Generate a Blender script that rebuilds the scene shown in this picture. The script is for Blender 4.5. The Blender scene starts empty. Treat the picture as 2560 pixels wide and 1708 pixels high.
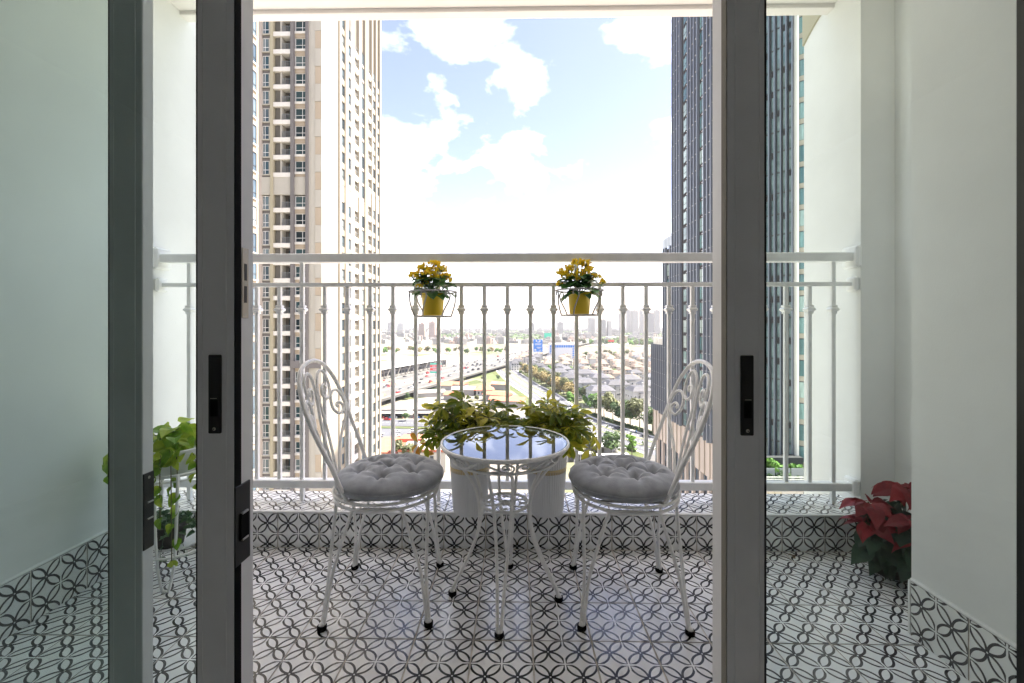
import bpy, math, random
from mathutils import Vector, Matrix
# ------------------------------------------------------------------ scene, camera, sky, sun, exposure
sc = bpy.context.scene
COL = sc.collection
PI = math.pi
R = math.radians
sc.render.engine = 'CYCLES'
cy = sc.cycles
cy.use_denoising = True
cy.use_adaptive_sampling = False
cy.max_bounces = 12; cy.diffuse_bounces = 8; cy.glossy_bounces = 4
cy.transmission_bounces = 6; cy.transparent_max_bounces = 16; cy.volume_bounces = 0
cy.sample_clamp_indirect = 6.0
cy.caustics_reflective = False; cy.caustics_refractive = False
sc.view_settings.view_transform = 'Standard'
sc.view_settings.look = 'None'
sc.view_settings.gamma = 1.0
sc.view_settings.exposure = 3.6

cam_d = bpy.data.cameras.new('camera')
cam = bpy.data.objects.new('camera', cam_d)
COL.objects.link(cam)
cam.location = (0, 0, 1.07)
cam.rotation_euler = (R(90), 0, R(0.9))
cam_d.sensor_width = 36.0
cam_d.lens = 36.0 * 1065 / 2560
cam_d.shift_x = 0.0026
cam_d.shift_y = -0.0164
cam_d.clip_start = 0.02
cam_d.clip_end = 60000
sc.camera = cam

SUN_AZ, SUN_EL = 88.5, 57.0          # degrees right of the view, degrees up
world = bpy.data.worlds.new('World'); sc.world = world
world.use_nodes = True
wn = world.node_tree.nodes; wl = world.node_tree.links
wn.clear()
w_out = wn.new('ShaderNodeOutputWorld')
w_bg = wn.new('ShaderNodeBackground'); w_bg.inputs['Strength'].default_value = 0.05
w_sky = wn.new('ShaderNodeTexSky'); w_sky.sky_type = 'NISHITA'
w_sky.sun_disc = False
w_sky.sun_elevation = R(SUN_EL); w_sky.sun_rotation = R(SUN_AZ)
w_sky.altitude = 60; w_sky.air_density = 1.0; w_sky.dust_density = 1.0; w_sky.ozone_density = 3.0
# clouds: fractal noise on the view direction, flattened towards the horizon, evenly over the whole sky
w_tc = wn.new('ShaderNodeTexCoord')
w_map = wn.new('ShaderNodeMapping'); w_map.inputs['Scale'].default_value = (1.0, 1.0, 1.7)
w_map.inputs['Location'].default_value = (8.95, 8.54, 4.9)
w_n1 = wn.new('ShaderNodeTexNoise'); w_n1.inputs['Scale'].default_value = 3.1
w_n1.inputs['Detail'].default_value = 9.0; w_n1.inputs['Roughness'].default_value = 0.52
w_n1.inputs['Distortion'].default_value = 0.25
w_r1 = wn.new('ShaderNodeValToRGB')
w_r1.color_ramp.elements[0].position = 0.488; w_r1.color_ramp.elements[0].color = (0, 0, 0, 1)
w_r1.color_ramp.elements[1].position = 0.86; w_r1.color_ramp.elements[1].color = (1, 1, 1, 1)
w_mul = wn.new('ShaderNodeMath'); w_mul.operation = 'MULTIPLY'; w_mul.inputs[1].default_value = 0.85
w_mix = wn.new('ShaderNodeMixRGB'); w_mix.inputs['Color2'].default_value = (17.5, 17.3, 17.1, 1)
wl.new(w_tc.outputs['Generated'], w_map.inputs['Vector'])
wl.new(w_map.outputs['Vector'], w_n1.inputs['Vector'])
wl.new(w_n1.outputs['Fac'], w_r1.inputs['Fac'])
wl.new(w_r1.outputs['Color'], w_mul.inputs[0])
wl.new(w_mul.outputs[0], w_mix.inputs['Fac'])
w_wb = wn.new('ShaderNodeMixRGB'); w_wb.blend_type = 'MULTIPLY'; w_wb.inputs['Fac'].default_value = 1.0
w_wb.inputs['Color2'].default_value = (0.89, 0.675, 0.65, 1)      # white balance of the whole sky
wl.new(w_sky.outputs['Color'], w_wb.inputs['Color1']); wl.new(w_wb.outputs['Color'], w_mix.inputs['Color1'])
wl.new(w_mix.outputs['Color'], w_bg.inputs['Color'])
wl.new(w_bg.outputs[0], w_out.inputs['Surface'])

sun_d = bpy.data.lights.new('sun', 'SUN')
sun_d.energy = 2.0; sun_d.angle = R(0.5); sun_d.color = (1.0, 0.93, 0.82)
sun = bpy.data.objects.new('sun', sun_d); COL.objects.link(sun)
_s = Vector((math.sin(R(SUN_AZ)) * math.cos(R(SUN_EL)), math.cos(R(SUN_AZ)) * math.cos(R(SUN_EL)), math.sin(R(SUN_EL))))
sun.rotation_euler = (-_s).to_track_quat('-Z', 'Y').to_euler()
sun.location = (40, 40, 60)

# ------------------------------------------------------------------ helpers
def V(*a): return Vector(a)

class MB:
    """collects faces; build() links them as ONE mesh object"""
    def __init__(s): s.v = []; s.f = []; s.uv = []; s.m = []
    def face(s, pts, uv=None, m=0):
        b = len(s.v); s.v += [tuple(p) for p in pts]
        s.f.append(tuple(range(b, b + len(pts)))); s.m.append(m)
        s.uv.append(uv if uv else [(0, 0)] * len(pts))
        return s
    def poly(s, verts, faces, m=0):
        b = len(s.v); s.v += [tuple(p) for p in verts]
        for f in faces:
            s.f.append(tuple(b + i for i in f)); s.m.append(m); s.uv.append([(0, 0)] * len(f))
        return s
    def box(s, x0, x1, y0, y1, z0, z1, m=0, M=None):
        vs = [V(x, y, z) for x in (x0, x1) for y in (y0, y1) for z in (z0, z1)]
        if M is not None: vs = [M @ v for v in vs]
        return s.poly(vs, [(0, 1, 3, 2), (4, 6, 7, 5), (0, 4, 5, 1), (2, 3, 7, 6), (0, 2, 6, 4), (1, 5, 7, 3)], m)
    def cbox(s, x0, x1, y0, y1, z0, z1, b=0.004, m=0):
        """box with chamfered edges"""
        vs = []; idx = {}
        X = (x0, x1); Y = (y0, y1); Z = (z0, z1)
        for i in (0, 1):
            for j in (0, 1):
                for k in (0, 1):
                    sx, sy, sz = (1 - 2 * i) * b, (1 - 2 * j) * b, (1 - 2 * k) * b
                    for ax in range(3):
                        p = [X[i] + sx, Y[j] + sy, Z[k] + sz]
                        p[ax] = (X, Y, Z)[ax][(i, j, k)[ax]]
                        idx[(i, j, k, ax)] = len(vs); vs.append(p)
        F = []
        q = [(0, 0), (0, 1), (1, 1), (1, 0)]
        for i in (0, 1): F.append([idx[(i, a, c, 0)] for a, c in q])
        for j in (0, 1): F.append([idx[(a, j, c, 1)] for a, c in q])
        for k in (0, 1): F.append([idx[(a, c, k, 2)] for a, c in q])
        for a in (0, 1):
            for c in (0, 1):
                F.append([idx[(a, c, 0, 0)], idx[(a, c, 1, 0)], idx[(a, c, 1, 1)], idx[(a, c, 0, 1)]])
                F.append([idx[(a, 0, c, 0)], idx[(a, 1, c, 0)], idx[(a, 1, c, 2)], idx[(a, 0, c, 2)]])
                F.append([idx[(0, a, c, 1)], idx[(1, a, c, 1)], idx[(1, a, c, 2)], idx[(0, a, c, 2)]])
        for i in (0, 1):
            for j in (0, 1):
                for k in (0, 1): F.append([idx[(i, j, k, 0)], idx[(i, j, k, 1)], idx[(i, j, k, 2)]])
        return s.poly(vs, F, m)
    def prism(s, pts, z0, z1, m=0):
        n = len(pts)
        vs = [V(p[0], p[1], z0) for p in pts] + [V(p[0], p[1], z1) for p in pts]
        F = [tuple(range(n - 1, -1, -1)), tuple(range(n, 2 * n))]
        F += [(i, (i + 1) % n, n + (i + 1) % n, n + i) for i in range(n)]
        return s.poly(vs, F, m)
    def tube(s, pts, r, n=8, closed=False, cap=True, m=0, flat=1.0):
        P = [Vector(p) for p in pts]; k = len(P)
        rr = r if isinstance(r, (list, tuple)) else [r] * k
        T = []
        for i in range(k):
            a = P[(i - 1) % k] if (closed or i) else P[0]
            b = P[(i + 1) % k] if (closed or i < k - 1) else P[-1]
            t = b - a
            T.append(t.normalized() if t.length > 1e-9 else V(0, 0, 1))
        up = V(0, 0, 1) if abs(T[0].z) < 0.9 else V(1, 0, 0)
        nrm = (up - T[0] * up.dot(T[0])).normalized()
        vs = []
        for i in range(k):
            nrm = nrm - T[i] * nrm.dot(T[i])
            nrm = nrm.normalized() if nrm.length > 1e-6 else T[i].orthogonal().normalized()
            bi = T[i].cross(nrm)
            for j in range(n):
                a = 2 * PI * j / n
                vs.append(P[i] + (nrm * math.cos(a) + bi * math.sin(a) * flat) * rr[i])
        F = []
        for i in range(k if closed else k - 1):
            i2 = (i + 1) % k
            off = 0
            if closed and i2 == 0:
                off = min(range(n), key=lambda o: (vs[i * n] - vs[(o) % n]).length)
            for j in range(n):
                F.append((i * n + j, i * n + (j + 1) % n, i2 * n + (j + 1 + off) % n, i2 * n + (j + off) % n))
        if cap and not closed:
            F.append(tuple(range(n - 1, -1, -1))); F.append(tuple((k - 1) * n + j for j in range(n)))
        return s.poly(vs, F, m)
    def lathe(s, prof, n=24, c=(0, 0, 0), m=0, wob=None):
        k = len(prof); vs = []
        for (r, z) in prof:
            for j in range(n):
                a = 2 * PI * j / n
                q = r * (wob(a, z) if wob else 1.0)
                vs.append(V(c[0] + q * math.cos(a), c[1] + q * math.sin(a), c[2] + z))
        F = []
        for i in range(k - 1):
            for j in range(n):
                F.append((i * n + j, i * n + (j + 1) % n, (i + 1) * n + (j + 1) % n, (i + 1) * n + j))
        if prof[0][0] > 1e-6: F.append(tuple(range(n - 1, -1, -1)))
        if prof[-1][0] > 1e-6: F.append(tuple((k - 1) * n + j for j in range(n)))
        return s.poly(vs, F, m)
    def mesh(s, name, mats, smooth=False, angle=None):
        me = bpy.data.meshes.new(name)
        me.from_pydata(s.v, [], s.f)
        for mt in (mats if isinstance(mats, (list, tuple)) else [mats]): me.materials.append(mt)
        me.polygons.foreach_set('material_index', s.m)
        if any(any(q != (0, 0) for q in u) for u in s.uv[:4000]):
            l = me.uv_layers.new(name='UVMap')
            l.data.foreach_set('uv', [c for u in s.uv for p in u for c in p])
        if smooth: me.polygons.foreach_set('use_smooth', [True] * len(s.f))
        me.update(); me.validate()
        return me
    def build(s, name, mats, parent=None, smooth=False, loc=(0, 0, 0)):
        return put(name, s.mesh(name, mats, smooth), parent, loc)

def put(name, me, parent=None, loc=(0, 0, 0), rz=0.0, scale=None, M=None):
    o = bpy.data.objects.new(name, me); COL.objects.link(o)
    if parent is not None: o.parent = parent
    if M is not None: o.matrix_local = M
    else:
        o.location = loc
        if rz: o.rotation_euler = (0, 0, rz)
        if scale is not None: o.scale = (scale,) * 3 if isinstance(scale, (int, float)) else scale
    return o
def tag(o, label=None, cat=None, group=None, kind=None):
    if label: o['label'] = label
    if cat: o['category'] = cat
    if group: o['group'] = group
    if kind: o['kind'] = kind
    return o
def thing(name, label, cat, loc=(0, 0, 0), rz=0.0, group=None, scale=None):
    return tag(put(name, None, None, loc, rz, scale), label, cat, group)
def struct(o): o['kind'] = 'structure'; return o
def dup(root, loc, rz, label=None, group=None, scale=None):
    def cp(o, par):
        c = o.copy(); COL.objects.link(c); c.parent = par
        for ch in KIDS.get(o.name, []): cp(ch, c)
        return c
    if root.name not in KIDS:
        def reg(o):
            KIDS[o.name] = list(o.children)
            for ch in o.children: reg(ch)
        reg(root)
    r = cp(root, None)
    r.location = loc; r.rotation_euler = (0, 0, rz)
    if scale is not None: r.scale = (scale,) * 3 if isinstance(scale, (int, float)) else scale
    if label: r['label'] = label
    if group: r['group'] = group
    return r
KIDS = {}
def cr(pts, n=6, closed=False):
    """Catmull-Rom through the points"""
    P = [Vector(p) for p in pts]; k = len(P); out = []
    for i in range(k if closed else k - 1):
        p0 = P[(i - 1) % k] if (closed or i) else P[0] * 2 - P[1]
        p1 = P[i]; p2 = P[(i + 1) % k]
        p3 = P[(i + 2) % k] if (closed or i + 2 < k) else P[-1] * 2 - P[-2]
        for j in range(n):
            t = j / n
            out.append(0.5 * ((2 * p1) + (p2 - p0) * t + (2 * p0 - 5 * p1 + 4 * p2 - p3) * t * t + (3 * p1 - p0 - 3 * p2 + p3) * t ** 3))
    if not closed: out.append(P[-1])
    return out
def circ(r, z, n=48, c=(0, 0)):
    return [(c[0] + r * math.cos(2 * PI * i / n), c[1] + r * math.sin(2 * PI * i / n), z) for i in range(n)]

# ------------------------------------------------------------------ materials
def nt(name):
    m = bpy.data.materials.new(name); m.use_nodes = True
    n = m.node_tree.nodes; l = m.node_tree.links
    return m, n, l, n['Principled BSDF']
def mat(name, col, rough=0.6, metal=0.0, var=0.0, vscale=5.0, bump=0.0, bscale=40.0, rnd=0.0, spec=0.5, sheen=0.0, trans=0.0, coat=0.0, col2=None, coords='Object'):
    """principled material; var = noise colour variation, rnd = variation from object to object"""
    m, n, l, b = nt(name)
    b.inputs['Roughness'].default_value = rough
    b.inputs['Metallic'].default_value = metal
    b.inputs['Specular IOR Level'].default_value = spec
    if sheen: b.inputs['Sheen Weight'].default_value = sheen; b.inputs['Sheen Roughness'].default_value = 0.45
    if trans: b.inputs['Transmission Weight'].default_value = trans
    if coat: b.inputs['Coat Weight'].default_value = coat
    c = (*col, 1)
    b.inputs['Base Color'].default_value = c
    last = None
    tc = n.new('ShaderNodeTexCoord')
    if var or col2:
        ns = n.new('ShaderNodeTexNoise'); ns.inputs['Scale'].default_value = vscale
        ns.inputs['Detail'].default_value = 6; ns.inputs['Roughness'].default_value = 0.6
        l.new(tc.outputs[coords], ns.inputs['Vector'])
        rp = n.new('ShaderNodeValToRGB')
        a2 = col2 if col2 else tuple(min(1, x * (1 + var)) for x in col)
        a1 = col if col2 else tuple(x * (1 - var) for x in col)
        rp.color_ramp.elements[0].position = 0.36; rp.color_ramp.elements[0].color = (*a1, 1)
        rp.color_ramp.elements[1].position = 0.64; rp.color_ramp.elements[1].color = (*a2, 1)
        l.new(ns.outputs['Fac'], rp.inputs['Fac'])
        last = rp.outputs['Color']
    if rnd:
        oi = n.new('ShaderNodeObjectInfo')
        mr = n.new('ShaderNodeMapRange'); mr.inputs['To Min'].default_value = 1 - rnd; mr.inputs['To Max'].default_value = 1 + rnd
        l.new(oi.outputs['Random'], mr.inputs['Value'])
        hv = n.new('ShaderNodeHueSaturation')
        l.new(mr.outputs[0], hv.inputs['Value'])
        if last: l.new(last, hv.inputs['Color'])
        else: hv.inputs['Color'].default_value = c
        last = hv.outputs['Color']
    if last: l.new(last, b.inputs['Base Color'])
    if bump:
        nb = n.new('ShaderNodeTexNoise'); nb.inputs['Scale'].default_value = bscale; nb.inputs['Detail'].default_value = 4
        l.new(tc.outputs[coords], nb.inputs['Vector'])
        bp = n.new('ShaderNodeBump'); bp.inputs['Strength'].default_value = bump; bp.inputs['Distance'].default_value = 0.01
        l.new(nb.outputs['Fac'], bp.inputs['Height']); l.new(bp.outputs[0], b.inputs['Normal'])
    return m
def thin_glass(name, tint, r0=0.08, rough=0.0, gloss=1.0):
    """a single thin pane: fresnel reflection over a tinted see-through"""
    m, n, l, b = nt(name); n.remove(b)
    out = n['Material Output']
    tr = n.new('ShaderNodeBsdfTransparent'); tr.inputs['Color'].default_value = (*tint, 1)
    gl = n.new('ShaderNodeBsdfGlossy'); gl.inputs['Roughness'].default_value = rough; gl.inputs['Color'].default_value = (gloss, gloss, gloss, 1)
    # Schlick reflectance of the whole pane, the same from either side
    ge = n.new('ShaderNodeNewGeometry'); dt = n.new('ShaderNodeVectorMath'); dt.operation = 'DOT_PRODUCT'
    l.new(ge.outputs['Incoming'], dt.inputs[0]); l.new(ge.outputs['Normal'], dt.inputs[1])
    def mth(op, a, c):
        q = n.new('ShaderNodeMath'); q.operation = op
        for i, v in enumerate((a, c)):
            if isinstance(v, (int, float)): q.inputs[i].default_value = v
            elif v is not None: l.new(v, q.inputs[i])
        return q.outputs[0]
    k = mth('POWER', mth('SUBTRACT', 1.0, mth('ABSOLUTE', dt.outputs['Value'], None)), 4.2)
    fr = mth('ADD', mth('MULTIPLY', k, 1 - r0), r0)
    mx = n.new('ShaderNodeMixShader')
    l.new(fr, mx.inputs['Fac']); l.new(tr.outputs[0], mx.inputs[1]); l.new(gl.outputs[0], mx.inputs[2])
    l.new(mx.outputs[0], out.inputs['Surface'])
    return m
def leaf_mat(name, c1, c2, rough=0.4, transl=0.35, vs=14.0, rnd=0.25, edge=None):
    """leaf: diffuse + translucent, two tones mixed by noise and from leaf to leaf; optional pale margin from UV"""
    m, n, l, b = nt(name)
    out = n['Material Output']
    tc = n.new('ShaderNodeTexCoord')
    ns = n.new('ShaderNodeTexNoise'); ns.inputs['Scale'].default_value = vs; ns.inputs['Detail'].default_value = 3
    l.new(tc.outputs['Object'], ns.inputs['Vector'])
    rp = n.new('ShaderNodeValToRGB')
    rp.color_ramp.elements[0].position = 0.4; rp.color_ramp.elements[0].color = (*c1, 1)
    rp.color_ramp.elements[1].position = 0.62; rp.color_ramp.elements[1].color = (*c2, 1)
    oi = n.new('ShaderNodeObjectInfo')
    ad = n.new('ShaderNodeMath'); ad.operation = 'MULTIPLY_ADD'; ad.inputs[1].default_value = rnd; ad.inputs[2].default_value = -rnd / 2
    l.new(oi.outputs['Random'], ad.inputs[0])
    a2 = n.new('ShaderNodeMath'); a2.operation = 'ADD'
    l.new(ns.outputs['Fac'], a2.inputs[0]); l.new(ad.outputs[0], a2.inputs[1]); l.new(a2.outputs[0], rp.inputs['Fac'])
    col = rp.outputs['Color']
    if edge:
        sx = n.new('ShaderNodeSeparateXYZ'); l.new(tc.outputs['UV'], sx.inputs[0])
        n2 = n.new('ShaderNodeMath'); n2.operation = 'MULTIPLY_ADD'; n2.inputs[1].default_value = 0.9; n2.inputs[2].default_value = -0.45
        l.new(ns.outputs['Fac'], n2.inputs[0])
        n3 = n.new('ShaderNodeMath'); n3.operation = 'ADD'; l.new(sx.outputs['X'], n3.inputs[0]); l.new(n2.outputs[0], n3.inputs[1])
        r2 = n.new('ShaderNodeValToRGB'); r2.color_ramp.elements[0].position = edge[1]; r2.color_ramp.elements[0].color = (0, 0, 0, 1)
        r2.color_ramp.elements[1].position = edge[1] + 0.12; r2.color_ramp.elements[1].color = (1, 1, 1, 1)
        l.new(n3.outputs[0], r2.inputs['Fac'])
        mx = n.new('ShaderNodeMixRGB'); mx.inputs['Color2'].default_value = (*edge[0], 1)
        l.new(r2.outputs['Color'], mx.inputs['Fac']); l.new(col, mx.inputs['Color1']); col = mx.outputs['Color']
    l.new(col, b.inputs['Base Color']); b.inputs['Roughness'].default_value = rough
    tl = n.new('ShaderNodeBsdfTranslucent'); l.new(col, tl.inputs['Color'])
    ms = n.new('ShaderNodeMixShader'); ms.inputs['Fac'].default_value = transl
    l.new(b.outputs[0], ms.inputs[1]); l.new(tl.outputs[0], ms.inputs[2]); l.new(ms.outputs[0], out.inputs['Surface'])
    return m
def tile_mat(name):
    """glazed white tile printed with linked dark petals; UV counts print cells"""
    m, n, l, b = nt(name)
    def math_(op, a, c=None, d=None):
        x = n.new('ShaderNodeMath'); x.operation = op
        for i, q in enumerate((a, c, d)):
            if q is None: continue
            if isinstance(q, (int, float)): x.inputs[i].default_value = q
            else: l.new(q, x.inputs[i])
        return x.outputs[0]
    tc = n.new('ShaderNodeTexCoord'); s = n.new('ShaderNodeSeparateXYZ'); l.new(tc.outputs['UV'], s.inputs[0])
    fx = math_('FRACT', s.outputs['X']); fy = math_('FRACT', s.outputs['Y'])
    def ring(cx, cy_):
        dx = math_('SUBTRACT', fx, cx); dy = math_('SUBTRACT', fy, cy_)
        d = math_('SQRT', math_('ADD', math_('MULTIPLY', dx, dx), math_('MULTIPLY', dy, dy)))
        return math_('ABSOLUTE', math_('SUBTRACT', d, 0.487))
    k = math_('MINIMUM', math_('MINIMUM', ring(0.5, 0), ring(0.5, 1)), math_('MINIMUM', ring(0, 0.5), ring(1, 0.5)))
    line = math_('LESS_THAN', k, 0.0365)
    ex = math_('MINIMUM', fx, math_('SUBTRACT', 1.0, fx)); ey = math_('MINIMUM', fy, math_('SUBTRACT', 1.0, fy))
    gap = math_('GREATER_THAN', math_('MINIMUM', ex, ey), 0.028)
    hx = math_('SUBTRACT', fx, 0.5); hy = math_('SUBTRACT', fy, 0.5)
    dot = math_('GREATER_THAN', math_('SQRT', math_('ADD', math_('MULTIPLY', hx, hx), math_('MULTIPLY', hy, hy))), 0.026)
    hub = math_('LESS_THAN', math_('MAXIMUM', math_('ABSOLUTE', hx), math_('ABSOLUTE', hy)), 0.046)
    fac = math_('MULTIPLY', math_('MULTIPLY', math_('MAXIMUM', line, hub), gap), dot)
    ns = n.new('ShaderNodeTexNoise'); ns.inputs['Scale'].default_value = 9; ns.inputs['Detail'].default_value = 5
    l.new(tc.outputs['Object'], ns.inputs['Vector'])
    rp = n.new('ShaderNodeValToRGB')
    rp.color_ramp.elements[0].position = 0.3; rp.color_ramp.elements[0].color = (0.85, 0.86, 0.86, 1)
    rp.color_ramp.elements[1].position = 0.7; rp.color_ramp.elements[1].color = (0.90, 0.90, 0.89, 1)
    l.new(ns.outputs['Fac'], rp.inputs['Fac'])
    oi = n.new('ShaderNodeObjectInfo'); mr = n.new('ShaderNodeMapRange'); mr.inputs['To Min'].default_value = 0.93; mr.inputs['To Max'].default_value = 1.03
    l.new(oi.outputs['Random'], mr.inputs['Value'])
    hv = n.new('ShaderNodeHueSaturation'); l.new(rp.outputs['Color'], hv.inputs['Color']); l.new(mr.outputs[0], hv.inputs['Value'])
    mx = n.new('ShaderNodeMixRGB'); l.new(fac, mx.inputs['Fac']); l.new(hv.outputs['Color'], mx.inputs['Color1']); mx.inputs['Color2'].default_value = (0.012, 0.015, 0.020, 1)
    l.new(mx.outputs['Color'], b.inputs['Base Color'])
    r2 = n.new('ShaderNodeMapRange'); r2.inputs['To Min'].default_value = 0.16; r2.inputs['To Max'].default_value = 0.27
    n2 = n.new('ShaderNodeTexNoise'); n2.inputs['Scale'].default_value = 3.2; n2.inputs['Detail'].default_value = 6
    l.new(tc.outputs['Object'], n2.inputs['Vector']); l.new(n2.outputs['Fac'], r2.inputs['Value']); l.new(r2.outputs[0], b.inputs['Roughness'])
    n3 = n.new('ShaderNodeTexNoise'); n3.inputs['Scale'].default_value = 22
    l.new(tc.outputs['Object'], n3.inputs['Vector'])
    bp = n.new('ShaderNodeBump'); bp.inputs['Strength'].default_value = 0.05; bp.inputs['Distance'].default_value = 0.01
    l.new(n3.outputs['Fac'], bp.inputs['Height']); l.new(bp.outputs[0], b.inputs['Normal'])
    b.inputs['Specular IOR Level'].default_value = 0.85
    return m
def window_mat(name, dark, teal, light, rough=0.06, metal=0.0, frac=0.72):
    """window glass whose curtain/room tone differs from pane to pane"""
    m, n, l, b = nt(name)
    oi = n.new('ShaderNodeObjectInfo'); rp = n.new('ShaderNodeValToRGB'); rp.color_ramp.interpolation = 'LINEAR'
    e = rp.color_ramp.elements; e[0].position = 0.0; e[0].color = (*dark, 1); e[1].position = 1.0; e[1].color = (*light, 1)
    x = e.new(frac); x.color = (*teal, 1)
    l.new(oi.outputs['Random'], rp.inputs['Fac'])
    tc = n.new('ShaderNodeTexCoord'); wv = n.new('ShaderNodeTexNoise'); wv.inputs['Scale'].default_value = 2.5; wv.inputs['Detail'].default_value = 3
    mp = n.new('ShaderNodeMapping'); mp.inputs['Scale'].default_value = (2.2, 2.2, 0.25)
    l.new(tc.outputs['Object'], mp.inputs['Vector']); l.new(mp.outputs[0], wv.inputs['Vector'])
    mr = n.new('ShaderNodeMapRange'); mr.inputs['To Min'].default_value = 0.45; mr.inputs['To Max'].default_value = 1.5
    l.new(wv.outputs['Fac'], mr.inputs['Value'])
    hv = n.new('ShaderNodeHueSaturation'); l.new(rp.outputs['Color'], hv.inputs['Color']); l.new(mr.outputs[0], hv.inputs['Value'])
    l.new(hv.outputs['Color'], b.inputs['Base Color'])
    b.inputs['Roughness'].default_value = rough; b.inputs['Metallic'].default_value = metal
    return m

M = {}
M['tile'] = tile_mat('printed_tile')
M['grout'] = mat('grout', (0.60, 0.55, 0.48), 0.9, var=0.25, vscale=14)
M['wall'] = mat('white_wall_paint', (0.80, 0.81, 0.80), 0.7, var=0.045, vscale=1.6, bump=0.05, bscale=180)
M['ceil'] = mat('ceiling_paint', (0.78, 0.755, 0.73), 0.8, var=0.03, vscale=2, bump=0.05, bscale=150)
M['trim'] = mat('white_trim', (0.80, 0.80, 0.79), 0.35)
M['rail'] = mat('white_railing_paint', (0.87, 0.88, 0.88), 0.3, var=0.04, vscale=12)
M['iron'] = mat('white_painted_iron', (0.87, 0.87, 0.85), 0.33, var=0.06, vscale=20, bump=0.08, bscale=90)
M['alu'] = mat('grey_white_door_paint', (0.80, 0.81, 0.82), 0.38, var=0.04, vscale=5)
M['black'] = mat('black_plastic', (0.012, 0.012, 0.013), 0.35)
M['rubber'] = mat('black_rubber', (0.008, 0.008, 0.008), 0.9, spec=0.1)
M['steel'] = mat('screw_steel', (0.55, 0.53, 0.48), 0.3, metal=1.0)
M['plate'] = mat('strike_plate_metal', (0.55, 0.50, 0.42), 0.45, metal=0.7)
M['doorglass'] = thin_glass('door_glass', (0.78, 0.88, 0.85), 0.07)
M['tableglass'] = thin_glass('table_glass', (0.86, 0.94, 0.92), 0.22)
M['glassedge'] = mat('green_glass_edge', (0.02, 0.10, 0.09), 0.15)
M['cushion'] = mat('grey_velvet', (0.31, 0.325, 0.345), 0.85, sheen=0.7, var=0.16, vscale=18, bump=0.12, bscale=260)
M['planter'] = mat('white_planter_plastic', (0.76, 0.77, 0.78), 0.4)
M['gold'] = mat('straw_ribbon', (0.62, 0.50, 0.27), 0.5)
M['soil'] = mat('soil', (0.05, 0.03, 0.02), 0.95, var=0.4, vscale=60)
M['clay'] = mat('brown_clay_pot', (0.22, 0.08, 0.045), 0.7)
M['yellowpot'] = mat('yellow_pot', (0.80, 0.57, 0.02), 0.4)
M['wire'] = mat('grey_white_wire', (0.40, 0.40, 0.40), 0.4)
M['schef'] = leaf_mat('schefflera_leaf', (0.13, 0.195, 0.022), (0.27, 0.33, 0.04), 0.28, 0.5, 12, 0.35, edge=((0.50, 0.46, 0.06), 0.84))
M['schef2'] = leaf_mat('schefflera_yellow_leaf', (0.30, 0.32, 0.025), (0.66, 0.60, 0.07), 0.35, 0.5, 10, 0.4)
M['autumn'] = leaf_mat('withered_leaf', (0.45, 0.20, 0.02), (0.55, 0.36, 0.04), 0.5, 0.35, 14, 0.4)
M['stem'] = mat('green_brown_stem', (0.10, 0.10, 0.035), 0.6)
M['kala'] = leaf_mat('kalanchoe_leaf', (0.05, 0.14, 0.035), (0.10, 0.24, 0.07), 0.35, 0.25, 14, 0.3)
M['flower'] = leaf_mat('yellow_flower', (0.95, 0.72, 0.012), (0.97, 0.84, 0.05), 0.5, 0.5, 60, 0.5)
M['flower_eye'] = mat('flower_eye', (0.75, 0.42, 0.02), 0.6)
M['pothos'] = leaf_mat('pothos_leaf', (0.17, 0.34, 0.02), (0.48, 0.60, 0.06), 0.3, 0.45, 13, 0.4)
M['fern'] = leaf_mat('ivy_leaf', (0.04, 0.11, 0.05), (0.12, 0.22, 0.09), 0.5, 0.3, 20, 0.4)
M['poin_red'] = leaf_mat('poinsettia_bract', (0.17, 0.006, 0.013), (0.28, 0.016, 0.023), 0.5, 0.3, 12, 0.4)
M['poin_green'] = leaf_mat('poinsettia_leaf', (0.018, 0.05, 0.03), (0.035, 0.085, 0.045), 0.5, 0.2, 12, 0.3)
M['darkpot'] = mat('dark_pot', (0.03, 0.025, 0.02), 0.6)
M['dryleaf'] = mat('dry_brown_leaf', (0.16, 0.11, 0.05), 0.8)
M['roomwall'] = mat('room_wall', (0.85, 0.85, 0.84), 0.8)
M['roomfloor'] = mat('room_floor', (0.62, 0.60, 0.58), 0.45, var=0.2, vscale=4)

M['soffit'] = mat('soffit_shade_beige', (0.46, 0.43, 0.32), 0.8)  # darker than the wall so the colour carries the soffit's shade
# ------------------------------------------------------------------ balcony: floor, step, walls, ceiling
FLOOR_FAR = 2.03
STEP_H = 0.177
WL_NEAR, WL_FAR = -1.752, -1.838
rng = random.Random(7)
def bevel_slab(mb, x0, x1, y0, y1, z0, z1, uvf, b=0.0012):
    """tile body: top face with UVs, a fine arris and straight sides"""
    t = [V(x0 + b, y0 + b, z1), V(x1 - b, y0 + b, z1), V(x1 - b, y1 - b, z1), V(x0 + b, y1 - b, z1)]
    a = [V(x0, y0, z1 - b), V(x1, y0, z1 - b), V(x1, y1, z1 - b), V(x0, y1, z1 - b)]
    d = [V(x0, y0, z0), V(x1, y0, z0), V(x1, y1, z0), V(x0, y1, z0)]
    mb.face(t, [uvf(p) for p in t])
    for i in range(4):
        j = (i + 1) % 4
        mb.face([a[i], a[j], t[j], t[i]], [uvf(a[i]), uvf(a[j]), uvf(t[j]), uvf(t[i])])
        mb.face([d[i], d[j], a[j], a[i]], [(0.5, 0.35)] * 4)
    return mb
G = 0.0023
floor = struct(MB().box(-2.1, 2.05, 0.86, 2.6, -0.16, -0.003).build('balcony_floor', M['grout']))
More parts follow.
